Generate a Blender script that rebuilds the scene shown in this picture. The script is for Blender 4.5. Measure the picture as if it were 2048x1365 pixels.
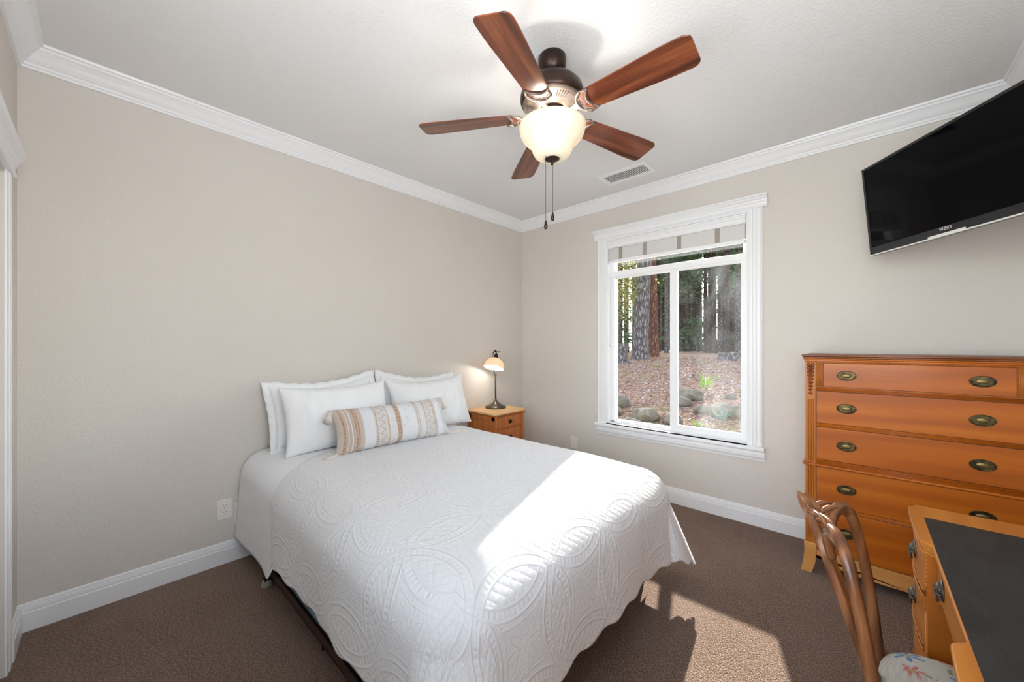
import bpy, bmesh, math, random
import numpy as np
from mathutils import Vector, Matrix, noise

for o in list(bpy.data.objects):
    bpy.data.objects.remove(o)
S = bpy.context.scene
COL = S.collection
PI = math.pi
rnd = random.Random(7)

# ---------------------------------------------------------------- camera
cd = bpy.data.cameras.new('camera')
cd.sensor_width = 36.0
cd.lens = 758.29 / 2048 * 36
cd.shift_x = (1024 - 1013.3) / 2048
cd.shift_y = (690.44 - 682.5) / 2048
cd.clip_start = 0.02
cd.clip_end = 400
cam = bpy.data.objects.new('camera', cd)
COL.objects.link(cam)
cam.location = (-3.322, -2.8605, 1.34)
YAW = 0.7506
cam.rotation_euler = (PI / 2, 0, YAW - PI / 2)
S.camera = cam
S.view_settings.view_transform = 'Standard'
S.view_settings.look = 'None'
S.view_settings.exposure = -0.08
S.view_settings.gamma = 1.0
S.view_settings.use_curve_mapping = False
S.cycles.max_bounces = 14
S.cycles.diffuse_bounces = 8
S.cycles.glossy_bounces = 4
S.cycles.transparent_max_bounces = 16
S.cycles.transmission_bounces = 6
S.cycles.sample_clamp_indirect = 6.0
S.cycles.use_denoising = True

# ---------------------------------------------------------------- sky and sun
SUN_DIR = Vector((-1.0, -0.312, -0.515)).normalized()   # direction the light travels
w = bpy.data.worlds.new('sky')
S.world = w
w.use_nodes = True
wt = w.node_tree
wt.nodes.clear()
sky = wt.nodes.new('ShaderNodeTexSky')
sky.sky_type = 'NISHITA'
sky.sun_disc = False
sky.sun_elevation = math.asin(-SUN_DIR.z)
sky.sun_rotation = math.atan2(-SUN_DIR.x, -SUN_DIR.y)
bg = wt.nodes.new('ShaderNodeBackground')
bg.inputs['Strength'].default_value = 1.25
wo = wt.nodes.new('ShaderNodeOutputWorld')
hz = wt.nodes.new('ShaderNodeHueSaturation')          # a hazy, paler sky
hz.inputs['Saturation'].default_value = 0.55
wt.links.new(sky.outputs[0], hz.inputs['Color'])
wt.links.new(hz.outputs[0], bg.inputs[0])
wt.links.new(bg.outputs[0], wo.inputs[0])

sd = bpy.data.lights.new('sun', 'SUN')
sd.energy = 19.0
sd.angle = math.radians(0.9)
sd.color = (1.0, 0.94, 0.86)
sun = bpy.data.objects.new('sun', sd)
COL.objects.link(sun)
sun.rotation_euler = SUN_DIR.to_track_quat('-Z', 'Y').to_euler()
sun.location = (12, 4, 8)

dd_ = bpy.data.lights.new('fill_light', 'AREA')          # added fill lamp outside the invented west window, aimed up at the ceiling
dd_.shape = 'RECTANGLE'; dd_.size = 1.55; dd_.size_y = 1.55; dd_.energy = 48.0; dd_.color = (0.955, 0.98, 1.0)
do_ = bpy.data.objects.new('fill_light', dd_); COL.objects.link(do_)
do_.location = (-3.80, -2.60, 1.625); do_.rotation_euler = (PI / 2 + math.radians(38), 0, -PI / 2); dd_.spread = math.radians(140)

d2_ = bpy.data.lights.new('fill_light', 'AREA')         # another added fill lamp, outside the invented south window
d2_.shape = 'RECTANGLE'; d2_.size = 0.80; d2_.size_y = 1.5; d2_.energy = 36.0; d2_.color = (0.955, 0.98, 1.0)
d3_ = bpy.data.objects.new('fill_light', d2_); COL.objects.link(d3_)
d3_.location = (-3.07, -3.72, 1.72); d3_.rotation_euler = (PI / 2 + math.radians(38), 0, 0); d2_.spread = math.radians(140)

FAN_POWER = 12.5
FAN_COLOR = (1.0, 0.92, 0.83)
LAMP_POWER = 3.0

# ---------------------------------------------------------------- materials
def lin(c):
    c = c / 255.0
    return c / 12.92 if c <= 0.04045 else ((c + 0.055) / 1.055) ** 2.4
def rgb(r, g, b):
    return (lin(r), lin(g), lin(b), 1.0)

class NT:
    """short-hand for building node trees"""
    def __init__(s, name):
        s.mat = bpy.data.materials.new(name)
        s.mat.use_nodes = True
        s.t = s.mat.node_tree
        s.t.nodes.clear()
        s.out = s.t.nodes.new('ShaderNodeOutputMaterial')
        s.b = s.t.nodes.new('ShaderNodeBsdfPrincipled')
        s.t.links.new(s.b.outputs[0], s.out.inputs[0])
        s._tc = None
    def put(s, sock, v):
        if isinstance(v, bpy.types.NodeSocket):
            s.t.links.new(v, sock)
        elif v is not None:
            sock.default_value = v
    def tc(s, which='Object'):
        if s._tc is None:
            s._tc = s.t.nodes.new('ShaderNodeTexCoord')
        return s._tc.outputs[which]
    def m(s, op, a, b=None, c=None):
        n = s.t.nodes.new('ShaderNodeMath'); n.operation = op
        s.put(n.inputs[0], a)
        if b is not None: s.put(n.inputs[1], b)
        if c is not None: s.put(n.inputs[2], c)
        return n.outputs[0]
    def vec(s, x, y, z=0.0):
        n = s.t.nodes.new('ShaderNodeCombineXYZ')
        for i, v in enumerate((x, y, z)): s.put(n.inputs[i], v)
        return n.outputs[0]
    def sep(s, v):
        n = s.t.nodes.new('ShaderNodeSeparateXYZ'); s.put(n.inputs[0], v)
        return n.outputs
    def map(s, v, scale=(1, 1, 1), loc=(0, 0, 0), rot=(0, 0, 0)):
        n = s.t.nodes.new('ShaderNodeMapping'); s.put(n.inputs[0], v)
        n.inputs['Location'].default_value = loc
        n.inputs['Rotation'].default_value = rot
        n.inputs['Scale'].default_value = scale
        return n.outputs[0]
    def noise(s, v, scale=5, detail=3, rough=0.5, dist=0.0, out=0):
        n = s.t.nodes.new('ShaderNodeTexNoise'); s.put(n.inputs['Vector'], v)
        n.inputs['Scale'].default_value = scale; n.inputs['Detail'].default_value = detail
        n.inputs['Roughness'].default_value = rough; n.inputs['Distortion'].default_value = dist
        return n.outputs[out]
    def voro(s, v, scale=5, feature='F1', out=0):
        n = s.t.nodes.new('ShaderNodeTexVoronoi'); s.put(n.inputs['Vector'], v)
        n.feature = feature
        n.inputs['Scale'].default_value = scale
        return n.outputs[out]
    def wave(s, v, scale=5, dist=2, detail=2, dscale=1, dirn='X', typ='BANDS'):
        n = s.t.nodes.new('ShaderNodeTexWave'); s.put(n.inputs['Vector'], v)
        n.wave_type = typ
        n.bands_direction = dirn
        n.inputs['Scale'].default_value = scale; n.inputs['Distortion'].default_value = dist
        n.inputs['Detail'].default_value = detail; n.inputs['Detail Scale'].default_value = dscale
        return n.outputs['Fac']
    def ramp(s, f, stops):
        n = s.t.nodes.new('ShaderNodeValToRGB'); s.put(n.inputs[0], f)
        e = n.color_ramp.elements
        while len(e) < len(stops): e.new(0.5)
        for k, (p, c) in enumerate(stops):
            e[k].position = p; e[k].color = c
        return n.outputs[0]
    def mix(s, f, a, b, typ='MIX'):
        n = s.t.nodes.new('ShaderNodeMix'); n.data_type = 'RGBA'; n.blend_type = typ
        s.put(n.inputs[0], f); s.put(n.inputs[6], a); s.put(n.inputs[7], b)
        return n.outputs[2]
    def bump(s, h, strength=0.3, dist=0.01, normal=None):
        n = s.t.nodes.new('ShaderNodeBump')
        n.inputs['Strength'].default_value = strength; n.inputs['Distance'].default_value = dist
        s.put(n.inputs['Height'], h)
        if normal is not None: s.put(n.inputs['Normal'], normal)
        s.t.links.new(n.outputs[0], s.b.inputs['Normal'])
        return n.outputs[0]
    def set(s, **k):
        for key, v in k.items():
            s.put(s.b.inputs[{'col': 'Base Color', 'rough': 'Roughness', 'metal': 'Metallic', 'spec': 'Specular IOR Level',
                              'coat': 'Coat Weight', 'coatr': 'Coat Roughness', 'sheen': 'Sheen Weight', 'em': 'Emission Color',
                              'ems': 'Emission Strength', 'alpha': 'Alpha', 'sss': 'Subsurface Weight'}[key]], v)
        return s

def plain(name, col, rough=0.5, metal=0.0, spec=0.5, nz=0.0, nscale=80, **k):
    n = NT(name)
    n.set(col=col, rough=rough, metal=metal, spec=spec, **k)
    if nz:
        n.bump(n.noise(n.tc(), nscale, 3), nz, 0.004)
    return n.mat

M = {}
def mk_wall():
    n = NT('painted_wall')
    tc = n.tc()
    big = n.noise(tc, 1.3, 2)
    n.set(col=n.mix(big, rgb(210, 204, 197), rgb(216, 210, 203)), rough=0.62, spec=0.35)
    h = n.noise(tc, 85, 3, 0.55, 0.4)
    h2 = n.ramp(h, [(0.42, (0, 0, 0, 1)), (0.62, (1, 1, 1, 1))])
    n.bump(h2, 0.28, 0.003)
    return n.mat
M['wall'] = mk_wall()
def mk_ceil():
    n = NT('ceiling_paint')
    n.set(col=rgb(228, 228, 228), rough=0.7, spec=0.25)
    h = n.ramp(n.noise(n.tc(), 70, 3, 0.55, 0.3), [(0.42, (0, 0, 0, 1)), (0.62, (1, 1, 1, 1))])
    n.bump(h, 0.25, 0.003)
    return n.mat
M['ceil'] = mk_ceil()
M['trim'] = plain('white_semi_gloss_trim', rgb(236, 237, 239), 0.32, nz=0.02, nscale=20)
M['vinyl'] = plain('white_vinyl', rgb(240, 241, 243), 0.28)
M['plastic_white'] = plain('white_plastic', rgb(232, 228, 222), 0.35)
M['duct'] = plain('grey_duct', rgb(120, 118, 114), 0.7)
M['slot'] = plain('dark_slot', rgb(30, 28, 26), 0.6)

def mk_carpet():
    n = NT('brown_carpet')
    tc = n.tc()
    patch = n.noise(n.map(tc, (1, 1.6, 1), rot=(0, 0, 0.5)), 1.6, 3, 0.5, 0.6)
    tuft = n.noise(n.map(tc, (1, 1.9, 1), rot=(0, 0, -0.7)), 120, 3, 0.7)
    tuft2 = n.voro(tc, 140)
    c0 = n.ramp(tuft, [(0.34, rgb(54, 35, 24)), (0.5, rgb(120, 90, 70)), (0.66, rgb(184, 154, 132))])
    c1 = n.mix(n.ramp(patch, [(0.38, (0, 0, 0, 1)), (0.6, (1, 1, 1, 1))]), c0, n.mix(0.22, c0, rgb(160, 136, 120)))
    c2 = n.mix(0.30, c1, n.ramp(tuft2, [(0.1, rgb(150, 126, 110)), (0.75, rgb(48, 36, 29))]), 'MULTIPLY')
    n.set(col=c1, rough=0.95, spec=0.05, sheen=0.25)
    h = n.m('ADD', n.m('MULTIPLY', tuft, 1.0), n.m('MULTIPLY', tuft2, -0.6))
    n.bump(h, 0.9, 0.012)
    return n.mat
M['carpet'] = mk_carpet()

def wood(name, dark, mid, light, scale=1.0, axis=0, rough=0.40, coat=0.12, ring=6.0, contrast=1.0):
    n = NT(name)
    sc = [14, 14, 14]; sc[axis] = 1.1
    v = n.map(n.tc(), tuple(a * scale for a in sc))
    g = n.noise(v, 1.0, 6, 0.62, 0.6)
    w_ = n.wave(n.map(n.tc(), tuple(a * scale * 0.5 for a in sc)), ring * 0.25, 6, 3, 1.2, dirn='DIAGONAL')
    sc2 = [240, 240, 240]; sc2[axis] = 6
    fine = n.noise(n.map(n.tc(), tuple(a * scale for a in sc2)), 1.0, 3, 0.6)
    f = n.m('ADD', n.m('MULTIPLY', g, 0.65), n.m('ADD', n.m('MULTIPLY', w_, 0.22), n.m('MULTIPLY', fine, 0.16)))
    lo = 0.5 - 0.22 / contrast; hi = 0.5 + 0.2 / contrast
    n.set(col=n.ramp(f, [(lo, dark), (0.5, mid), (hi, light)]), rough=rough, coat=coat, coatr=0.15)
    n.bump(fine, 0.05, 0.002)
    n.b.inputs['Specular IOR Level'].default_value = 0.32
    return n.mat
M['honey'] = wood('honey_maple_wood', rgb(138, 66, 5), rgb(170, 86, 8), rgb(194, 108, 18), 0.5, 1, contrast=0.66)
M['honey_v'] = wood('honey_maple_wood_upright', rgb(150, 80, 18), rgb(176, 100, 28), rgb(196, 120, 42), 0.5, 2, contrast=0.55)
M['honey_d'] = wood('dark_honey_moulding', rgb(92, 46, 18), rgb(118, 62, 24), rgb(140, 80, 34), 0.6, 1, contrast=0.6)
M['honey_x'] = wood('honey_desk_wood', rgb(158, 90, 26), rgb(184, 112, 38), rgb(202, 132, 52), 0.5, 0, contrast=0.55)
M['apron'] = wood('pale_honey_apron', rgb(196, 134, 72), rgb(212, 150, 84), rgb(222, 164, 98), 0.5, 1, contrast=0.5)
M['night'] = wood('nightstand_wood', rgb(150, 82, 34), rgb(176, 102, 46), rgb(192, 120, 60), 0.7, 2, contrast=0.6)
M['burl'] = wood('pale_nightstand_top', rgb(206, 160, 108), rgb(222, 180, 128), rgb(232, 196, 148), 2.0, 0, contrast=0.6)
M['walnut'] = wood('walnut_chair_wood', rgb(62, 34, 18), rgb(110, 66, 38), rgb(148, 98, 62), 0.9, 2, rough=0.34, coat=0.25)
M['blade'] = wood('fan_blade_wood', rgb(48, 22, 13), rgb(108, 54, 31), rgb(156, 92, 54), 0.62, 0, rough=0.3, coat=0.45, contrast=1.25)
M['bronze'] = plain('oil_rubbed_bronze', rgb(62, 48, 42), 0.34, 0.85)
M['pewter'] = plain('brushed_pewter_bronze', rgb(118, 106, 98), 0.45, 0.6)
M['dark_groove'] = plain('dark_groove', rgb(40, 32, 28), 0.6)
def mk_brass():
    n = NT('antique_brass')
    f = n.noise(n.tc(), 30, 3)
    n.set(col=n.ramp(f, [(0.35, rgb(42, 34, 22)), (0.65, rgb(104, 88, 54))]), rough=0.4, metal=0.75)
    return n.mat
M['brass'] = mk_brass()
M['brass_l'] = plain('worn_brass_centre', rgb(122, 104, 64), 0.40, 0.75)
M['lampmetal'] = plain('pewter_lamp_metal', rgb(96, 90, 84), 0.34, 0.8)
M['tvframe'] = plain('black_gloss_bezel', rgb(24, 24, 28), 0.3)
M['screen'] = plain('black_screen', rgb(2, 2, 3), 0.06, spec=0.10)
M['silver'] = plain('silver_strip', rgb(222, 222, 218), 0.3, 0.2)
M['logo'] = plain('logo_white', rgb(215, 215, 220), 0.4)
M['black'] = plain('black_matt', rgb(20, 20, 20), 0.5)
M['rail'] = plain('brown_metal_rail', rgb(58, 38, 34), 0.45, 0.3)
M['glide'] = plain('grey_glide', rgb(150, 146, 138), 0.4)
M['boxspring'] = plain('blue_grey_ticking', rgb(126, 152, 168), 0.8)
def mk_leather():
    n = NT('black_leather_inlay')
    tc = n.tc()
    s = n.noise(n.map(tc, (3, 9, 1), rot=(0, 0, 0.3)), 2.2, 5, 0.7, 1.0)
    n.set(col=n.ramp(s, [(0.35, rgb(30, 30, 31)), (0.7, rgb(52, 51, 50))]), rough=n.m('ADD', 0.5, n.m('MULTIPLY', s, 0.2)), spec=0.3)
    n.bump(n.voro(tc, 420), 0.25, 0.001)
    return n.mat
M['leather'] = mk_leather()
def mk_fabric(name, col, scale=300, bump=0.2):
    n = NT(name)
    tc = n.tc()
    n.set(col=col, rough=0.9, spec=0.15, sheen=0.2)
    n.bump(n.m('ADD', n.noise(tc, scale, 2), n.m('MULTIPLY', n.noise(tc, 14, 3, 0.5, 0.6), 1.6)), bump, 0.004)
    return n.mat
M['white_cotton'] = mk_fabric('white_cotton', rgb(237, 238, 240), 300, 0.16)
M['sheet'] = mk_fabric('white_sheet', rgb(233, 234, 237), 260, 0.22)
M['mattress'] = mk_fabric('white_mattress_ticking', rgb(228, 228, 230))

def mk_coverlet():
    n = NT('white_matelasse_coverlet')
    uv = n.sep(n.tc('UV'))
    D = 0.35
    x = n.m('DIVIDE', uv[0], D); y = n.m('DIVIDE', uv[1], D)
    px = n.m('ABSOLUTE', n.m('SUBTRACT', n.m('FRACT', n.m('ADD', x, 100.0)), 0.5))
    py = n.m('ABSOLUTE', n.m('SUBTRACT', n.m('FRACT', n.m('ADD', y, 100.0)), 0.5))
    mx = n.m('MAXIMUM', px, py); mn = n.m('MINIMUM', px, py)
    om = n.m('SUBTRACT', 1.0, mx)
    dist = n.m('SQRT', n.m('ADD', n.m('MULTIPLY', om, om), n.m('MULTIPLY', mn, mn)))
    e = n.m('SUBTRACT', 0.7071, dist)
    def ridge(at, wd):
        a = n.m('ABSOLUTE', n.m('SUBTRACT', e, at))
        return n.m('SMOOTH_MIN', 1.0, n.m('MAXIMUM', 0.0, n.m('SUBTRACT', 1.0, n.m('DIVIDE', a, wd))), 0.1)
    def band(lo, hi, f=0.006):
        a = n.m('MULTIPLY', n.m('GREATER_THAN', e, lo), n.m('LESS_THAN', e, hi))
        return a
    r1 = ridge(-0.012, 0.020); r2 = ridge(0.083, 0.018); r3 = ridge(-0.075, 0.012)
    ang = n.m('ARCTAN2', mn, om)
    tick = n.m('ABSOLUTE', n.m('SINE', n.m('MULTIPLY', ang, 36.0)))
    t = n.m('MULTIPLY', band(0.012, 0.068), tick)
    K = 2 * PI * 9.0
    dg = n.m('MULTIPLY', n.m('ABSOLUTE', n.m('SINE', n.m('MULTIPLY', n.m('ADD', x, y), K / 2))),
             n.m('ABSOLUTE', n.m('SINE', n.m('MULTIPLY', n.m('SUBTRACT', x, y), K / 2))))
    lat = n.m('MULTIPLY', n.m('GREATER_THAN', e, 0.10), n.m('POWER', dg, 0.5))
    # small meander quilting outside the ovals
    uvv = n.vec(uv[0], uv[1], 0.0)
    me = n.wave(uvv, 26, 7.0, 2, 2.5, dirn='DIAGONAL')
    # leaf-like sprigs around the middle of each ring
    rr = n.m('SQRT', n.m('ADD', n.m('MULTIPLY', px, px), n.m('MULTIPLY', py, py)))
    an = n.m('ARCTAN2', py, px)
    pet = n.m('ABSOLUTE', n.m('SUBTRACT', rr, n.m('ADD', 0.16, n.m('MULTIPLY', 0.07, n.m('COSINE', n.m('MULTIPLY', an, 8.0))))))
    petr = n.m('MAXIMUM', 0.0, n.m('SUBTRACT', 1.0, n.m('DIVIDE', pet, 0.018)))
    outm = n.m('LESS_THAN', e, -0.03)
    h = n.m('ADD', n.m('MULTIPLY', r1, 1.5), n.m('MULTIPLY', r2, 1.3))
    h = n.m('ADD', h, n.m('MULTIPLY', r3, 0.7))
    h = n.m('ADD', h, n.m('MULTIPLY', t, 1.0))
    h = n.m('ADD', h, n.m('MULTIPLY', lat, 1.3))
    h = n.m('ADD', h, n.m('MULTIPLY', outm, n.m('ADD', n.m('MULTIPLY', me, 0.40), n.m('MULTIPLY', petr, 0.8))))
    h = n.m('ADD', h, n.m('MULTIPLY', n.noise(uvv, 420, 2), 0.5))
    h = n.m('ADD', h, n.m('MULTIPLY', n.noise(uvv, 9, 3), 2.0))
    n.set(col=rgb(224, 225, 227), rough=0.92, spec=0.12, sheen=0.15)
    n.bump(h, 0.58, 0.0032)
    return n.mat
M['coverlet'] = mk_coverlet()

def mk_attr(name, rough=0.92, bumpscale=500, bump=0.25, wx=0):
    n = NT(name)
    a = n.t.nodes.new('ShaderNodeVertexColor'); a.layer_name = 'Col'
    n.set(col=a.outputs[0], rough=rough, spec=0.12, sheen=0.2)
    tc = n.tc('UV')
    wv = n.m('ADD', n.wave(tc, wx, 0.5, 1, 1, dirn='X'), n.wave(tc, wx, 0.5, 1, 1, dirn='Y')) if wx else n.noise(tc, bumpscale, 2)
    n.bump(wv, bump, 0.002)
    return n.mat
M['boho'] = mk_attr('woven_boho_stripe', wx=70, bump=0.5)
M['needlepoint'] = mk_attr('needlepoint_upholstery', wx=60, bump=0.35)
M['tassel'] = mk_fabric('tassel_yarn', rgb(214, 206, 198), 200, 0.5)

def mk_thin_glass():
    n = NT('window_glass')
    n.t.nodes.remove(n.b)
    tr = n.t.nodes.new('ShaderNodeBsdfTransparent'); tr.inputs[0].default_value = (0.97, 0.985, 0.985, 1)
    gl = n.t.nodes.new('ShaderNodeBsdfGlossy'); gl.inputs['Roughness'].default_value = 0.0
    fr = n.t.nodes.new('ShaderNodeFresnel'); fr.inputs[0].default_value = 1.5
    mx = n.t.nodes.new('ShaderNodeMixShader')
    n.t.links.new(fr.outputs[0], mx.inputs[0]); n.t.links.new(tr.outputs[0], mx.inputs[1]); n.t.links.new(gl.outputs[0], mx.inputs[2])
    n.t.links.new(mx.outputs[0], n.out.inputs[0])
    return n.mat
M['glass'] = mk_thin_glass()
def mk_dusty_glass():
    n = NT('dusty_window_glass')
    n.t.nodes.remove(n.b)
    tr = n.t.nodes.new('ShaderNodeBsdfTransparent'); tr.inputs[0].default_value = (0.96, 0.98, 0.98, 1)
    gl = n.t.nodes.new('ShaderNodeBsdfGlossy'); gl.inputs['Roughness'].default_value = 0.0
    df = n.t.nodes.new('ShaderNodeBsdfTranslucent'); df.inputs[0].default_value = (0.8, 0.85, 0.9, 1)
    fr = n.t.nodes.new('ShaderNodeFresnel'); fr.inputs[0].default_value = 1.5
    m0 = n.t.nodes.new('ShaderNodeMixShader'); m1 = n.t.nodes.new('ShaderNodeMixShader')
    v = n.map(n.tc(), (1, 3.0, 1.2))
    f = n.m('MULTIPLY', n.ramp(n.noise(v, 1.1, 4, 0.6, 0.8), [(0.45, (0, 0, 0, 1)), (0.8, (1, 1, 1, 1))]), 0.035)
    n.t.links.new(f, m0.inputs[0]); n.t.links.new(tr.outputs[0], m0.inputs[1]); n.t.links.new(df.outputs[0], m0.inputs[2])
    n.t.links.new(fr.outputs[0], m1.inputs[0]); n.t.links.new(m0.outputs[0], m1.inputs[1]); n.t.links.new(gl.outputs[0], m1.inputs[2])
    n.t.links.new(m1.outputs[0], n.out.inputs[0])
    return n.mat
M['glass_d'] = mk_dusty_glass()
def mk_bowl(name, col, tfac=0.62, emit=0.0, noi=True):
    n = NT(name)
    n.t.nodes.remove(n.b)
    c = n.ramp(n.noise(n.tc(), 22, 5, 0.65, 1.0), [(0.3, tuple(a * 0.86 for a in col[:3]) + (1,)), (0.7, col)]) if noi else None
    tl = n.t.nodes.new('ShaderNodeBsdfTranslucent'); df = n.t.nodes.new('ShaderNodeBsdfDiffuse')
    gl = n.t.nodes.new('ShaderNodeBsdfGlossy'); gl.inputs['Roughness'].default_value = 0.25
    for q in (tl, df): n.put(q.inputs[0], c if c else col)
    m0 = n.t.nodes.new('ShaderNodeMixShader'); m1 = n.t.nodes.new('ShaderNodeMixShader')
    m0.inputs[0].default_value = tfac; m1.inputs[0].default_value = 0.06
    n.t.links.new(df.outputs[0], m0.inputs[1]); n.t.links.new(tl.outputs[0], m0.inputs[2])
    n.t.links.new(m0.outputs[0], m1.inputs[1]); n.t.links.new(gl.outputs[0], m1.inputs[2])
    n.t.links.new(m1.outputs[0], n.out.inputs[0])
    return n.mat
M['bowl'] = mk_bowl('alabaster_glass', (0.93, 0.88, 0.76, 1), 0.40)
M['shade'] = mk_bowl('cream_lamp_glass', (0.93, 0.80, 0.62, 1), 0.30, noi=False)
def emis(name, col, s):
    n = NT(name); n.set(col=(0, 0, 0, 1), em=col, ems=s); return n.mat
M['bulb'] = emis('lit_bulb', (1, 0.88, 0.7, 1), 6.0)

def mk_weave():
    n = NT('woven_wood_shade')
    uv = n.sep(n.tc())
    st = n.wave(n.tc(), 60, 0.4, 1, 1, dirn='Z')
    n.set(col=n.mix(st, rgb(205, 203, 200), rgb(222, 221, 220)), rough=0.7)
    n.bump(st, 0.4, 0.002)
    return n.mat
M['weave'] = mk_weave()
M['tape'] = plain('grey_brown_tape', rgb(158, 150, 143), 0.8, nz=0.3, nscale=200)

def bark(name, a, b, c, sc=1.0):
    n = NT(name)
    v0 = n.map(n.tc(), (15 * sc, 15 * sc, 4.2 * sc)); v = n.mix(0.9, v0, n.noise(v0, 1.1, 4, 0.75, 0.0, 1), 'ADD')
    vo = n.voro(v, 1.0, 'DISTANCE_TO_EDGE')
    nz = n.noise(v, 2.0, 5, 0.7)
    f = n.m('MULTIPLY', n.ramp(vo, [(0.0, (0.25, 0.25, 0.25, 1)), (0.30, (1, 1, 1, 1))]), nz)
    n.set(col=n.ramp(f, [(0.1, a), (0.4, b), (0.68, c)]), rough=0.95, spec=0.1)
    n.bump(f, 1.0, 0.05)
    return n.mat
M['bark_grey'] = bark('grey_pine_bark', rgb(40, 34, 32), rgb(120, 112, 110), rgb(178, 172, 176))
M['bark_red'] = bark('red_pine_bark', rgb(48, 30, 24), rgb(122, 82, 66), rgb(158, 122, 104))
M['bark_dark'] = bark('dark_redwood_bark', rgb(30, 24, 22), rgb(74, 60, 54), rgb(104, 90, 84), 0.6)
def foliage(name, a, b, c):
    n = NT(name)
    f = n.noise(n.tc(), 2.6, 3, 0.7)
    g = n.noise(n.tc(), 30, 1, 0.5)
    ff = n.m('ADD', n.m('MULTIPLY', f, 0.6), n.m('MULTIPLY', g, 0.4))
    col = n.ramp(ff, [(0.36, a), (0.5, b), (0.64, c)])
    n.t.nodes.remove(n.b)
    tl = n.t.nodes.new('ShaderNodeBsdfTranslucent'); df = n.t.nodes.new('ShaderNodeBsdfDiffuse')
    n.put(tl.inputs[0], col); n.put(df.inputs[0], col)
    m0 = n.t.nodes.new('ShaderNodeMixShader'); m0.inputs[0].default_value = 0.5
    n.t.links.new(df.outputs[0], m0.inputs[1]); n.t.links.new(tl.outputs[0], m0.inputs[2])
    n.t.links.new(m0.outputs[0], n.out.inputs[0])
    return n.mat
M['leaf_dark'] = foliage('conifer_foliage', rgb(38, 56, 38), rgb(70, 94, 66), rgb(118, 138, 100))
M['leaf_yel'] = foliage('yellow_green_leaves', rgb(78, 88, 44), rgb(124, 124, 70), rgb(180, 150, 82))
M['leaf_lime'] = foliage('lime_blades', rgb(96, 130, 40), rgb(136, 170, 60), rgb(180, 196, 90))
M['leaf_blue'] = foliage('blue_green_leaves', rgb(70, 100, 84), rgb(110, 140, 124), rgb(150, 176, 160))
def mk_litter():
    n = NT('needle_litter_ground')
    tc = n.tc()
    a = n.noise(tc, 16, 6, 0.8, 1.4)
    b = n.noise(n.map(tc, (6, 40, 20), rot=(0, 0, 0.6)), 3.0, 4, 0.7, 0.8)
    c = n.noise(tc, 1.1, 3)
    f = n.m('ADD', n.m('MULTIPLY', a, 0.55), n.m('MULTIPLY', b, 0.45))
    c0 = n.ramp(f, [(0.40, rgb(44, 28, 22)), (0.5, rgb(140, 100, 80)), (0.58, rgb(226, 194, 170))])
    c1 = n.mix(n.ramp(c, [(0.5, (0, 0, 0, 1)), (0.66, (0.4, 0.4, 0.4, 1))]), c0, rgb(126, 128, 74))
    n.set(col=c1, rough=0.95, spec=0.1)
    n.bump(f, 1.0, 0.05)
    return n.mat
M['litter'] = mk_litter()
def mk_rock():
    n = NT('mossy_rock')
    f = n.noise(n.tc(), 6, 6, 0.65)
    n.set(col=n.ramp(f, [(0.35, rgb(58, 58, 40)), (0.5, rgb(92, 82, 68)), (0.7, rgb(126, 114, 98))]), rough=0.9)
    n.bump(f, 0.8, 0.03)
    return n.mat
M['rock'] = mk_rock()
M['rock_red'] = plain('red_stone', rgb(160, 118, 94), 0.9, nz=0.5, nscale=20)
M['dryleaf'] = plain('grey_blue_dry_leaves', rgb(176, 178, 190), 0.8)
M['dryleaf2'] = plain('brown_dry_leaves', rgb(140, 98, 72), 0.8)
M['stucco'] = plain('outside_stucco', rgb(190, 182, 170), 0.9, nz=0.3)

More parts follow.
